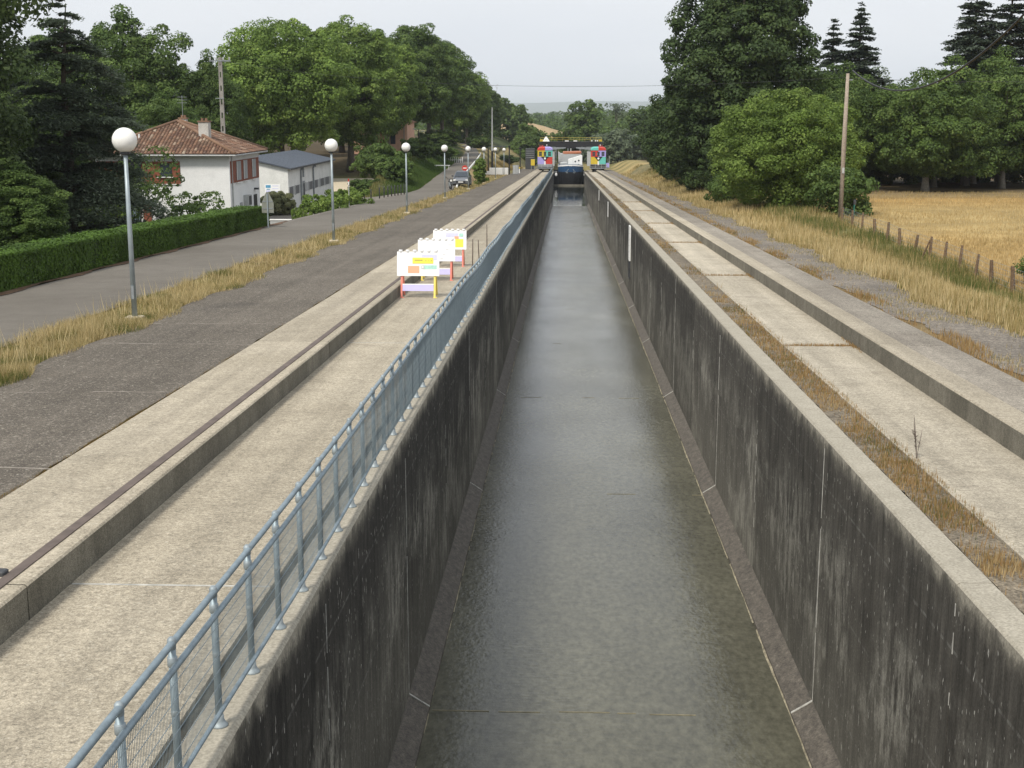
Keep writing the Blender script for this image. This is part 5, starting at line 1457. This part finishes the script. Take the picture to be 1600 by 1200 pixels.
def wire(name, a, b, sag, r, label, n=24, mat='cable'):
    pts = []
    for k in range(n + 1):
        t = k / n
        pts.append((a[0] + (b[0] - a[0]) * t, a[1] + (b[1] - a[1]) * t, a[2] + (b[2] - a[2]) * t - sag * 4 * t * (1 - t)))
    o = Vector(a)
    m = MB(); m.tube([Vector(p) - o for p in pts], r, 5)
    tag(m.obj(name, M[mat], None, a), label, 'cable')
wire('power_wire', (14.55, 74.5, 5.85), (-29.4, 112, 8.1), 1.15, 0.009, 'thin overhead wire spanning from the wooden pole to the concrete pole')
m = MB(); m.tube([(14.78 - (74.3 - y) * 0.008 - 14.78, y - 74.3, 4.98 + 0.0088 * (y - 62.5) ** 2 - 5.8) for y in np.linspace(74.3, 26, 40)], 0.04, 6)
tag(m.obj('power_cable', M['cable'], None, (14.78, 74.3, 5.8), smooth=True), 'thick black cable sagging from the wooden pole towards the viewer', 'cable')
wire('power_wire', (14.7, 74.6, 5.8), (42, 92, 6.5), 0.35, 0.012, 'thin overhead wire running from the wooden pole over the field')

def fence():
    ys_ = [42.6, 44.6, 46.8, 48.9, 51.0, 53.2, 55.3, 57.6, 60.0, 62.6, 65.2, 67.9, 70.4, 72.9]
    f = thing('field_fence', 'low wire fence on rough chestnut stakes along the golden field', 'fence', (14.3, 58, gz(14.3, 58)))
    g = np.random.default_rng(12); lz = f.location.z
    tops = []
    for y in ys_:
        x = 14.3 + g.uniform(-.06, .06); z = gz(x, y) - lz; h = g.uniform(0.76, 0.98)
        tx, ty = g.uniform(-.09, .09), g.uniform(-.05, .05)
        m = MB(); r = g.uniform(.065, .09)
        m.tube([(0, 0, -.25), (tx * .5, ty * .5, h * .5), (tx, ty, h)], [r, r * .95, r * .7], 6)
        m.obj('stake', M['wood_post'], f, (x - 14.3, y - 58, z)); tops.append((x - 14.3 + tx * .6, y - 58 + ty * .6, z))
        if abs(y - 55.3) < .1:
            m = MB(); m.tube([(-.3, 0.15, -.1), (0.0, 0, h * .85)], [.04, .035], 6); m.obj('brace', M['wood_post'], f, (x - 14.3, y - 58, z))
    w = MB()
    for h in (0.15, 0.32, 0.5, 0.68, 0.84):
        w.tube([(a[0], a[1], a[2] + h) for a in tops], 0.004, 4)
    tag(w.obj('fence_wire', M['wire'], f), kind='stuff')
    w = MB()
    for a, b in zip(tops, tops[1:]):
        for k in range(12):
            t = k / 12; x, y, z = (a[i] + (b[i] - a[i]) * t for i in range(3))
            w.tube([(x, y, z + .14), (x, y, z + .85)], 0.003, 3, False)
    tag(w.obj('fence_mesh', M['wire'], f), kind='stuff')
fence()
gs = thing('green_post', 'short green coated post leaning in the weeds at the foot of the wooden pole', 'post', (14.9, 72.9, gz(14.9, 72.9)))
MB().tube([(0, 0, -.1), (.06, 0, 1.2)], 0.04, 8).obj('post', M['dkteal'], gs); MB().box(.0, .12, -.05, .05, 1.0, 1.25).obj('cap', M['dark'], gs)

# ---------------------------------------------------------------- the two locomotives
def loco(xc, label, cols, loc_y=272.0, deck_side=1):
    """cols: roof l/r, upper l/r, lower l/r, side"""
    zr_ = K * loc_y
    t = thing('locomotive', label, 'locomotive', (xc, loc_y, zr_))
    def B(name, x0, x1, y0, y1, z0, z1, mat, par=None, b=0.0):
        m = MB()
        m.bbox(x0, x1, y0, y1, z0, z1, b) if b else m.box(x0, x1, y0, y1, z0, z1)
        return m.obj(name, M[mat], par or t)
    B('chassis', -1.48, 1.48, 0.05, 13.5, 0.55, 1.0, 'dark')
    B('skirt', -1.46, 1.46, 0.0, 3.2, 1.002, 1.55, 'grey' if deck_side < 0 else 'black')
    for s in (0, 1):
        x0, x1 = (-1.5, -0.004) if s == 0 else (0.004, 1.5)
        B('lower_panel', x0, x1, 0.0, 3.3, 1.552, 3.0, cols[4 + s], None, 0.04)
        # upper half with real window openings left between posts
        up = MB(); c = cols[2 + s]
        up.box(x0, x1, 0.0, 3.3, 3.004, 3.16)
        up.box(x0, x1, 0.0, 3.3, 4.02, 4.30)
        wx0, wx1 = (-1.22, -0.62) if s == 0 else (0.62, 1.22)
        xs_ = sorted([x0, wx0, wx1, x1])
        if s == 0:
            segs = [(x0, wx0), (wx1, -0.26)]
        else:
            segs = [(0.26, wx0), (wx1, x1)]
        for a, b in segs: up.box(a, b, 0.0, 0.12, 3.162, 4.018)
        xe = x0 if s == 0 else x1
        e0, e1 = (xe, xe + .12) if s == 0 else (xe - .12, xe)
        up.box(e0, e1, 0.122, 0.5, 3.162, 4.018); up.box(e0, e1, 1.6, 1.9, 3.162, 4.018); up.box(e0, e1, 3.0, 3.3, 3.162, 4.018)
        u = up.obj('upper_panel', M[c], t)
        B('window', wx0, wx1, 0.05, 0.07, 3.162, 4.018, 'glass', u)
        MB().box(wx0, wx1, 0.03, 0.048, 3.57, 3.60).obj('glazing_bar', M[c], u)
        B('side_window', e0 + .04, e0 + .06, 0.5, 1.6, 3.162, 4.018, 'glass', u); B('side_window', e0 + .04, e0 + .06, 1.9, 3.0, 3.162, 4.018, 'glass', u)
        # rounded roof
        r = MB(); rings = []
        sx = -1 if s == 0 else 1
        prof = [(0.004, 4.302), (1.55, 4.302), (1.55, 4.45), (1.48, 4.68), (1.28, 4.86), (0.95, 4.95), (0.004, 4.98)]
        for (y, k, dz) in ((-.06, 0.90, -.16), (0.12, 0.97, -.05), (0.45, 1.0, 0), (3.2, 1.0, 0), (3.45, 0.97, -.06)):
            rings.append([(sx * x * (k if x > .1 else 1), y, z + (dz if z > 4.4 else 0)) for x, z in prof])
        r.loft(rings); r.obj('roof', M[cols[s]], t, smooth=False)
    B('centre_window', -0.22, 0.22, 0.05, 0.07, 3.162, 4.018, 'glass'); B('hood', -1.3, 1.3, 3.34, 13.0, 1.002, 3.3, cols[6], None, 0.1)
    for k in range(4): B('side_hatch', 1.302, 1.34, 4.0 + k * 2.2, 5.8 + k * 2.2, 1.3, 2.9, cols[k % 4]); B('side_hatch', -1.34, -1.302, 4.0 + k * 2.2, 5.8 + k * 2.2, 1.3, 2.9, cols[(k + 1) % 4])
    m = MB(); m.prism([(-0.85, 3.05), (0.85, 3.05), (0.42, 2.62), (0.22, 2.30), (-0.22, 2.30), (-0.42, 2.62)], -0.05, -0.003); m.obj('light_surround', M['black'], t)
    m = MB(); m.tube([(0, -0.16, 2.68), (0, -0.055, 2.68)], [0.21, 0.22], 16); m.obj('headlight', M['white'], t)
    m = MB(); m.tube([(0, -0.09, 2.68), (0, -0.052, 2.68)], [0.36, 0.38], 18); m.obj('light_ring', M['black'], t)
    m = MB(); m.tube([(0, -0.10, 1.98), (0, -0.003, 1.98)], 0.17, 12); m.obj('lower_lamp', M['white'], t); MB().box(-.15, .15, -.06, -.003, 1.36, 1.82).obj('number_plate', M['white'], t)
    # front deck with rails
    B('deck', -1.75, 1.75, -1.5, -0.01, 0.72, 0.84, 'grey')
    m = MB()
    for z in (1.2, 1.55): m.tube([(-1.72, -0.1, z), (-1.72, -1.46, z), (1.72, -1.46, z), (1.72, -0.1, z)], 0.03, 6)
    m.obj('deck_rail', M['lightgrey'], t)
    for x in (-1.72, -0.6, 0.6, 1.72): MB().tube([(x, -1.46, .8), (x, -1.46, 1.56)], 0.03, 6).obj('rail_post', M['lightgrey'], t)
    if deck_side > 0:
        B('side_deck', 1.76, 2.25, -1.2, 5, 0.8, 0.9, 'grey'); B('side_box', 1.58, 2.2, 0.2, 1.5, 0.95, 1.75, 'lilac')
        m = MB(); m.tube([(2.2, -1.1, .9), (2.2, -1.1, 3.1), (2.2, 3, 3.1), (2.2, 3, .9)], 0.03, 6); m.tube([(2.2, -1.1, 2.0), (2.2, 3, 2.0)], .025, 6); m.obj('side_rail', M['lightgrey'], t)
    for x in (-0.95, 0.95):
        for y in (0.6, 4.2, 9.0, 12.2):
            m = MB(); m.tube([(x - .22, y, 0.5), (x - .18, y, 0.5), (x + .18, y, 0.5), (x + .22, y, 0.5)], [0.40, 0.5, 0.5, 0.40], 18)
            w = m.obj('wheel', M['tyre'], t); mm = MB(); mm.tube([(x - .235, y, 0.5), (x + .235, y, 0.5)], 0.22, 12); mm.obj('hub', M['grey'], w)
    MB().lathe([(0.13, 4.97), (0.13, 5.12), (0.1, 5.2), (0.0, 5.22)], -0.5 if deck_side < 0 else 0.15, 0.9, 10).obj('beacon', M['red'], t)
    m = MB(); m.tube([(0.35, 1.0, 4.95), (0.35, 1.0, 5.3), (0.35, 0.6, 5.35)], [0.04, 0.05, 0.11], 8); m.obj('horn', M['white'], t)
    return t
loco(-4.85, 'colour blocked locomotive with red and lilac roof and yellow upper panel, left of the barge', ['red', 'lilac', 'yellow', 'teal', 'lilac', 'red', 'yellow'], deck_side=-1)
loco(5.95, 'colour blocked locomotive with turquoise and red roof and yellow lower panel, right of the barge', ['teal', 'red', 'red', 'lilac', 'yellow', 'teal', 'teal'], deck_side=1)

# gantry across the channel behind the cabs
def gantry():
    Y = 291.5; z0 = K * Y
    t = thing('gantry', 'black gantry beam with a yellow railing spanning the channel behind the locomotives', 'gantry', (0.45, Y, z0))
    x0, x1 = -6.85, 6.85
    m = MB(); m.prism([(x0, 5.1), (-3.4, 5.1), (-2.6, 4.75), (2.6, 4.75), (3.4, 5.1), (x1, 5.1), (x1, 6.0), (6.2, 6.22), (-6.2, 6.22), (x0, 6.0)], -0.9, 0.9); m.obj('beam', M['black'], t)
    for s in (-1, 1):
        MB().prism([(s * 5.2, 4.3), (s * 1.1, 4.78), (s * 1.1, 5.0), (s * 5.2, 5.0)] if s > 0 else [(s * 1.1, 4.78), (s * 5.2, 4.3), (s * 5.2, 5.0), (s * 1.1, 5.0)], -1.1, -0.92).obj('haunch_plate', M['grey'], t)
        MB().bbox(s * 6.4 - .45, s * 6.4 + .45, -0.85, 0.85, 0.9, 5.09, .05).obj('leg', M['dark'], t)
        MB().box(s * 6.4 - .46, s * 6.4 + .46, -0.95, -0.86, 4.6, 5.5).obj('red_plate', M['red_dark'], t)
        MB().box(s * 4.0 - .5, s * 4.0 + .5, -0.8, 0.8, 1.0, 4.2).obj('side_frame', M['lightgrey'], t)
        MB().box(s * 6.35 - .35, s * 6.35 + .35, -0.5, 0.5, 6.23, 6.62).obj('yellow_box', M['yellow'], t)
    for y in (-0.85, 0.85):
        m = MB()
        m.tube([(-6.6, y, 7.02), (6.6, y, 7.02)], 0.024, 6); m.obj('top_rail', M['rail_yellow'], t)
        m = MB(); m.tube([(-6.6, y, 6.62), (6.6, y, 6.62)], 0.016, 6); m.obj('mid_rail', M['rail_yellow'], t)
        for k in range(12):
            x = -6.6 + k * 1.2
            MB().tube([(x, y, 6.18), (x, y, 7.03)], 0.022, 6).obj('rail_post', M['rail_yellow'], t)
    for x in (-0.9, 0.95): MB().box(x - .4, x + .4, -1.05, -.88, 6.24, 6.44).obj('floodlight', M['white'], t)
    for x in (4.5, 5.3, 5.7): MB().lathe([(0.1, 6.22), (0.13, 6.3), (0.13, 6.45), (0.05, 6.52)], x, -.7, 8).obj('small_lamp', M['white'], t)
    m = MB(); m.add([(-6.1, -.8, 6.23), (-4.6, -.8, 6.23), (-4.6, .7, 6.23), (-6.1, .7, 6.23), (-5.5, -.2, 7.25), (-5.2, .1, 7.2)], [(0, 1, 4), (1, 5, 4), (1, 2, 5), (2, 3, 5), (3, 4, 5), (3, 0, 4)]); m.obj('white_cover', M['white'], t)
    m = MB(); m.box(-.9, .9, -1.0, -.85, 3.9, 4.15); m.box(-.15, .15, -1.0, -.85, 3.5, 3.898); m.box(-.06, .06, -.98, -.87, 4.152, 4.74); m.obj('hanging_sign', M['white'], t)
    return t
M['red_dark'] = plain('oxide_red_paint', (0.16, 0.03, 0.025), 0.6)
gantry()
gb = thing('control_cabin', 'dark louvred cabin on the bank behind the locomotive with the red and lilac roof', 'cabin', (-8.3, 289, gz(-8.3, 289)))
MB().bbox(-1.0, 1.0, -1, 1, 0, 4.4, .05).obj('body', M['dark'], gb)
for k in range(4): MB().box(-.9, .9, -1.06, -1.003, 2.5 + k * .45, 2.6 + k * .45).obj('louvre', M['grey'], gb)

# ---------------------------------------------------------------- the barge
def barge():
    t = thing('barge', 'black hulled barge with a blue bow band and white deckhouse between the locomotives', 'barge', (0.35, 269.5, POOL))
    def outline(s0, w, ytop=0.0):
        pts = []
        st = [0, .08, .3, .7, 1.3, 2.1, 3.1, 4.5]
        half = [(w * math.sqrt(max(0, 1 - (1 - min(1, s / 3.4)) ** 2)) if s > 0 else 0.0, s + s0) for s in st]
        L = [(-x, y) for x, y in half[::-1]]; Rr = [(x, y) for x, y in half[1:]]
        return [(-w, 16.0)] + L + Rr + [(w, 16.0)]
    def ring(z, s0, w, sheer=0.0):
        return [(x, y, z + sheer * max(0, 1 - (y - s0) / 4.5)) for x, y in outline(s0, w)]
    MB().loft([ring(-0.6, 0.7, 2.2), ring(0.4, 0.35, 2.42), ring(1.4, 0.12, 2.52), ring(2.5, 0.0, 2.56, 0.1)]).obj('hull', M['black'], t, smooth=False)
    MB().loft([ring(2.502, -0.012, 2.575, 0.1), ring(3.05, -0.04, 2.585, 0.3), ring(3.35, -0.05, 2.585, 0.42)]).obj('blue_band', M['blue'], t)
    MB().loft([ring(3.352, -0.055, 2.59, 0.42), ring(3.58, -0.06, 2.58, 0.5)]).obj('white_bulwark', M['white'], t)
    MB().loft([ring(3.582, 0.02, 2.52, 0.5), ring(3.66, 0.03, 2.50, 0.5)]).obj('gunwale', M['blue'], t)
    # name strokes on either side of the stem, too small to read
    for s in (-1, 1):
        for k in range(6):
            a = 0.35 + k * 0.2
            x = s * a; yb = 3.4 - math.sqrt(max(0, 1 - (a / 2.6) ** 2)) * 3.4
            MB().box(x - .06, x + .06, yb - .10, yb - .065, 3.76 - .1 * a * 1.0, 3.88 - .1 * a).obj('name_stroke', M['blue'], t)
    # anchors
    for s in (-1, 1):
        m = MB(); yb = 0.20
        m.tube([(s * .45, yb - .2, 3.2), (s * .75, yb - .1, 2.75), (s * .55, yb - .18, 2.4)], .06, 6); m.obj('anchor', M['galv_light'], t)
        m = MB(); m.tube([(s * 1.05, yb + .15, 2.85), (s * .75, yb - .1, 2.35)], .045, 6); m.obj('anchor_fluke', M['galv_light'], t)
    for s in (-1, 1):
        m = MB(); m.lathe([(0.05, 0), (0.22, 0.08), (0.26, .3), (0.22, .55), (0.05, .62)], s * 2.9, 1.6, 10); m.obj('fender', M['white'], t, (0, 0, 1.7))
    # deckhouse and fittings
    MB().prism([(-0.5, 3.55), (2.35, 3.55), (2.35, 5.75), (1.9, 5.68), (-0.5, 4.95)], 3.6, 6.5).obj('deckhouse', M['white'], t)
    MB().box(0.46, 0.50, 3.575, 3.598, 3.6, 5.55).obj('deckhouse_seam', M['lightgrey'], t)
    for (x, z) in ((0.95, 4.55), (1.65, 4.75), (1.62, 3.9)):
        m = MB(); m.tube([(x, 3.55, z), (x, 3.597, z)], 0.17, 12); m.obj('porthole', M['glass'], t)
    MB().bbox(-2.1, -0.7, 2.6, 5.2, 3.5, 4.45, .12).obj('foredeck_locker', M['lightgrey'], t)
    MB().prism([(-2.5, 4.2), (-1.5, 4.2), (-2.1, 6.2), (-2.6, 6.5)], 7.0, 7.3).obj('gangway', M['lightgrey'], t)
    for k in range(5): MB().box(-2.3 + k * .12, -1.5 + k * .02, 6.9, 6.998, 4.5 + k * .4, 4.56 + k * .4).obj('gangway_step', M['lightgrey'], t)
    MB().prism([(-1.6, 5.9), (2.2, 6.0), (2.2, 6.35), (-1.6, 6.25)], 9.0, 15.5).obj('hold_cover', M['orange'], t)
    MB().box(-2.2, 2.2, 9, 15.8, 3.5, 5.88).obj('hold_coaming', M['lightgrey'], t)
    MB().tube([(2.3, 6, 6.1), (2.3, 6, 7.6)], .035, 6).obj('mast', M['grey'], t)
barge()
tag(MB().box(-3.03, 3.08, -0.14, 0.14, -0.35, 0.28).obj('floating_boom', M['riser'], None, (0, 266.8, POOL)), 'weathered boom floating across the channel in front of the barge', 'boom')
wg = thing('water_gate', 'dark steel water gate closing the channel either side of the barge bow', 'gate', (0, 273.5, POOL))
for (a, b) in ((-3.03, -2.0), (2.7, 3.08)):
    MB().box(a, b, 0, .3, -1, 2.9).obj('gate_leaf', M['black'], wg)
MB().box(-3.03, -2.45, -.12, -.003, 2.2, 2.6).obj('gate_buffer', M['lightgrey'], wg); MB().box(2.92, 3.08, -.12, -.003, 2.2, 2.6).obj('gate_buffer', M['lightgrey'], wg)

# ---------------------------------------------------------------- far bank things
def ramp_z(y, add=0.3): return K * y + add
wpf = thing('white_platform', 'white walled platform with steps among the black posts', 'platform', (-12.1, 222, ramp_z(222, .25)))
MB().box(-1.2, 1.9, 0, 1.2, -.3, 1.1).obj('wall', M['white'], wpf); MB().box(-1.9, -1.202, 0, 1.2, -.3, .55).obj('step', M['white'], wpf); MB().box(-2.6, -1.902, 0, 1.2, -.3, .2).obj('step', M['white'], wpf)
MB().box(1.0, 1.06, -.02, -.003, -.2, 1.1).obj('joint', M['grey'], wpf)
for (x, y, h, top, lb) in ((-13.6, 224, 4.3, 0, 'black post rising from the steps of the white platform'), (-9.95, 221, 4.5, 1, 'black post standing at the edge of the asphalt beside the white platform'), (-9.4, 258, 4.3, 1, 'black post farthest along, nearest the locomotive')):
    t = thing('black_post', lb, 'post', (x, y, ramp_z(y, .25)), 0, 'black posts on the far bank')
    MB().tube([(0, 0, -.2), (0, 0, h)], [.12, .10], 8).obj('shaft', M['black'], t)
    MB().lathe([(.35, -.1), (.35, .3), (.2, .45)], n=10).obj('foot', M['black'], t) if not top else MB().lathe([(.1, h), (.2, h + .05), (.2, h + .25), (.06, h + .3)], n=10).obj('head', M['black'], t)
ms = thing('mast', 'tall slim grey mast with a black lower half beside the white platform', 'mast', (-12.9, 223.5, ramp_z(223, .25)))
MB().tube([(0, 0, 3.9), (0, 0, 11.0)], [.13, .07], 8).obj('upper_mast', M['lightgrey'], ms); MB().tube([(0, 0, -.2), (0, 0, 3.9)], .16, 8).obj('black_sleeve', M['black'], ms)
MB().lathe([(.34, -.1), (.34, 1.1), (.2, 1.2)], n=10).obj('foot', M['black'], ms)
cb = thing('grey_cabinet', 'grey cabinet beside the black post at the edge of the asphalt', 'cabinet', (-9.0, 224, ramp_z(224)))
MB().bbox(-.5, .5, 0, .6, 0, 1.5, .03).obj('body', M['grey'], cb); MB().box(-.42, -.02, -.03, -.003, .1, 1.4).obj('door', M['lightgrey'], cb); MB().box(.02, .42, -.03, -.003, .1, 1.4).obj('door', M['lightgrey'], cb)
yb = thing('yellow_box', 'yellow box on two legs just left of the red and lilac locomotive', 'box', (-7.25, 270, ramp_z(270)))
MB().bbox(-.4, .4, -.3, .3, 1.0, 2.2, .04).obj('body', M['yellow'], yb)
for x in (-.3, .3): MB().box(x - .05, x + .05, -.2, .2, 0, 1.0).obj('leg', M['grey'], yb)
wb = thing('sand_bin', 'small white and yellow bin on the asphalt past the grey cabinet', 'bin', (-9.2, 236, ramp_z(236)))
MB().bbox(-.5, .5, 0, .6, 0, .8, .04).obj('body', M['white'], wb); MB().bbox(-.55, .55, -.05, .65, .802, 1.0, .04).obj('lid', M['yellow'], wb)
gr = thing('guard_rail', 'long grey guard rail on the bank crossing behind the machine', 'guard rail', (-2, 331.5, -8.3))
m = MB(); m.box(-22, 14, -.1, .1, 3.5, 3.75); m.obj('beam', M['grey'], gr)
for k in range(13): MB().box(-21.8 + k * 2.95, -21.6 + k * 2.95, -.08, .08, -.6, 3.49).obj('post', M['grey'], gr)
pk = thing('white_railing', 'row of small white posts under a rail on the grass left of the road', 'railing', (-17.6, 205, gz(-17.6, 205)))
for k in range(9): MB().box(-1.3 + k * .3, -1.22 + k * .3, -.05, .05, 0, .75 + .06 * (k % 3)).obj('post', M['white'], pk)
MB().box(-1.3, 1.2, .0501, .08, .4, .48).obj('rail', M['white'], pk)
br = thing('barrier_rail', 'grey barrier rail across the grass at the road side', 'barrier', (-17.2, 180, gz(-16.4, 180)))
MB().tube([(-1.1, 0, .6), (1.0, 0, .6)], .07, 8).obj('rail', M['lightgrey'], br)
for x in (-.9, .8): MB().tube([(x, 0, -.4), (x, 0, .6)], .06, 8).obj('post', M['lightgrey'], br)
bn_ = thing('picnic_bench', 'white picnic bench on the plateau in front of the pink house', 'bench', (-20.6, 186, gz(-20.6, 186)))
MB().box(-.8, .8, -.3, .3, .7, .78).obj('top', M['white'], bn_)
for s in (-1, 1): MB().box(-.8, .8, s * .62 - .12, s * .62 + .12, .42, .47).obj('seat', M['white'], bn_); MB().box(s * .6 - .05, s * .6 + .05, -.7, .7, 0, .419).obj('leg', M['lightgrey'], bn_)
dl = thing('street_lamp', 'dark two armed street lamp beside the pink house', 'street lamp', (-21.7, 192, gz(-21.7, 192)))
MB().tube([(0, 0, 0), (0, 0, 3.4)], [.09, .06], 8).obj('pole', M['black'], dl)
for s in (-1, 1): MB().tube([(0, 0, 3.1 + .1 * s), (s * .6, 0, 3.3 - .15 * s)], .035, 6).obj('arm', M['black'], dl); MB().bbox(s * .6 - .22, s * .6 + .22, -.1, .1, 3.25 - .15 * s, 3.38 - .15 * s, .02).obj('lantern', M['lightgrey'], dl)
ne = thing('round_sign', 'round red and white no entry sign at the edge of the road', 'road sign', (-13.1, 165, gz(-13.1, 165)))
MB().tube([(0, 0, -.1), (0, 0, 1.2)], .035, 8).obj('post', M['lamp_pole'], ne)
m = MB(); m.tube([(0, -.06, .95), (0, -.04, .95)], .34, 20); m.obj('disc', M['red'], ne); m = MB(); m.box(-.22, .22, -.068, -.062, .89, 1.01); m.obj('white_bar', M['white'], ne)

def car():
    t = thing('parked_car', 'dark grey car parked facing up the slope at the road edge', 'car', (-11.75, 141, gz(-11.75, 141)))
    def sec(y, w, z0, z1): return [(-w, y, z0), (w, y, z0), (w * 1.02, y, (z0 + z1) / 2), (w * .96, y, z1), (-w * .96, y, z1), (-w * 1.02, y, (z0 + z1) / 2)]
    MB().loft([sec(0, .62, .35, .62), sec(.12, .80, .25, .78), sec(.5, .86, .22, .88), sec(1.2, .88, .22, .98), (sec(3.4, .88, .22, 1.0)), sec(4.0, .84, .25, .98), sec(4.2, .72, .35, .9)]).obj('body', M['carpaint'], t)
    def s2(y, w, z): return [(-w, y, z), (w, y, z)]
    cab = MB()
    cab.loft([[(-.82, 1.05, .975), (.82, 1.05, .975), (.80, 4.0, .985), (-.80, 4.0, .985)], [(-.64, 1.85, 1.46), (.64, 1.85, 1.46), (.62, 3.6, 1.46), (-.62, 3.6, 1.46)], [(-.58, 1.98, 1.52), (.58, 1.98, 1.52), (.56, 3.5, 1.52), (-.56, 3.5, 1.52)]])
    c = cab.obj('roof', M['carpaint'], t)
    MB().add([(-.72, 1.07, 1.0), (.72, 1.07, 1.0), (.58, 1.80, 1.45), (-.58, 1.80, 1.45), (-.72, 1.05, 1.0), (.72, 1.05, 1.0), (.58, 1.78, 1.45), (-.58, 1.78, 1.45)], [(4, 5, 6, 7), (0, 3, 2, 1), (0, 1, 5, 4), (1, 2, 6, 5), (2, 3, 7, 6), (3, 0, 4, 7)]).obj('windscreen', M['glass'], t)
    for s in (-1, 1):
        MB().add([(s * .835, 1.3, 1.02), (s * .83, 3.8, 1.02), (s * .66, 3.5, 1.42), (s * .67, 1.95, 1.42), (s * .80, 1.3, 1.02), (s * .79, 3.8, 1.02), (s * .62, 3.5, 1.42), (s * .63, 1.95, 1.42)], [(0, 1, 2, 3), (7, 6, 5, 4), (0, 4, 5, 1), (1, 5, 6, 2), (2, 6, 7, 3), (3, 7, 4, 0)]).obj('side_window', M['glass'], t)
        MB().box(s * .64 - .14, s * .64 + .14, .03, .10, .60, .76).obj('headlight', M['white'], t)
        MB().box(s * .98 - .09, s * .98 + .09, 1.35, 1.5, .98, 1.12).obj('mirror', M['dark'], t)
        for y in (.75, 3.35):
            m = MB(); m.tube([(s * .72, y, .31), (s * .90, y, .31)], .31, 16); w = m.obj('wheel', M['tyre'], t); m = MB(); m.tube([(s * .80, y, .31), (s * .91, y, .31)], .19, 12); m.obj('rim', M['lightgrey'], w)
    MB().box(-.5, .5, -.01, .1, .40, .58).obj('grille', M['black'], t); MB().box(-.26, .26, -.03, -.012, .44, .54).obj('number_plate', M['white'], t)
M['carpaint'] = plain('dark_car_paint', (0.17, 0.18, 0.195), 0.3, 0.5, 0.05, 3)
car()
def motorbike():
    t = thing('motorcycle', 'black motorcycle with a round white headlight standing on the road by the parked car', 'motorcycle', (-11.95, 131.5, gz(-11.95, 131.5) + .04), R(10))
    for y in (0.0, 1.4):
        m = MB()
        pts = [(0, y + .30 * math.cos(a), .31 + .30 * math.sin(a)) for a in np.linspace(0, 2 * math.pi, 17)]
        m.tube(pts, .06, 6, False); w = m.obj('wheel', M['tyre'], t); mm = MB(); mm.tube([(-.06, y, .31), (.06, y, .31)], .16, 10); mm.obj('hub', M['grey'], w)
    m = MB(); m.tube([(-.09, 0, .31), (-.09, .28, .95)], .03, 6); m.obj('fork', M['grey'], t); m = MB(); m.tube([(.09, 0, .31), (.09, .28, .95)], .03, 6); m.obj('fork', M['grey'], t)
    m = MB(); m.tube([(-.40, .32, 1.02), (-.15, .24, 1.0), (.15, .24, 1.0), (.40, .32, 1.02)], .025, 6); m.obj('handlebar', M['black'], t)
    for s in (-1, 1): MB().tube([(s * .34, .28, 1.02), (s * .40, .22, 1.18), (s * .52, .22, 1.2)], [.015, .02, .06], 6).obj('mirror', M['black'], t)
    m = MB(); m.tube([(0, .02, .86), (0, .16, .86)], [.11, .09], 12); m.obj('headlight', M['white'], t)
    MB().bbox(-.15, .15, .32, .85, .68, .95, .05).obj('fuel_tank', M['black'], t); MB().bbox(-.14, .14, .86, 1.55, .66, .80, .04).obj('saddle', M['dark'], t); MB().bbox(-.18, .18, .4, 1.0, .3, .66, .05).obj('engine', M['grey'], t)
motorbike()

# ---------------------------------------------------------------- distant lattice pylon
def pylon():
    X, Y = -128, 2400
    zb = gz(X, Y)
    t = thing('lattice_pylon', 'faint lattice power pylon far off above the end of the plane trees', 'pylon', (X, Y, zb))
    H = 49 - zb
    m = MB(); w0, w1 = 5.0, 1.3; n = 9; hb = H * .72
    lev = [(w0 + (w1 - w0) * k / n, hb * k / n) for k in range(n + 1)]
    for (a, za), (b, zb_) in zip(lev, lev[1:]):
        for sx in (-1, 1):
            for sy in (-1, 1):
                m.tube([(sx * a, sy * a, za), (sx * b, sy * b, zb_)], .28, 4)
            m.tube([(-sx * a, -a, za), (sx * b, -b, zb_)], .16, 4)
    m.obj('tower', M['pylon'], t)
    m = MB()
    for s in (-1, 1):
        m.tube([(s * 1.3, 0, hb), (s * 5.5, 0, H * .86), (s * 5.5, 0, H)], .3, 4); m.tube([(s * 5.5, 0, H * .86), (s * 2.2, 0, H * .97)], .2, 4); m.tube([(s * 5.5, 0, H), (s * 8, 0, H * .965)], .25, 4)
    m.tube([(-7.5, 0, H * .965), (7.5, 0, H * .965)], .25, 4)
    m.obj('head', M['pylon'], t)
M['pylon'] = plain('pylon_steel', (0.34, 0.32, 0.32), 0.6, 0.2)
pylon()

# ---------------------------------------------------------------- the air between here and the hills
hz = MB().box(-6200, 6200, -80, 14200, -60, 95)
hm = bpy.data.materials.new('pale_haze'); hm.use_nodes = True
hn = hm.node_tree.nodes; hn.clear()
ho = hn.new('ShaderNodeOutputMaterial'); hv = hn.new('ShaderNodeVolumePrincipled')
hv.inputs['Color'].default_value = (0.86, 0.92, 1.0, 1); hv.inputs['Density'].default_value = 0.00012; hv.inputs['Anisotropy'].default_value = 0.2
hm.node_tree.links.new(hv.outputs['Volume'], ho.inputs['Volume'])
tag(hz.obj('haze', hm), kind='stuff')
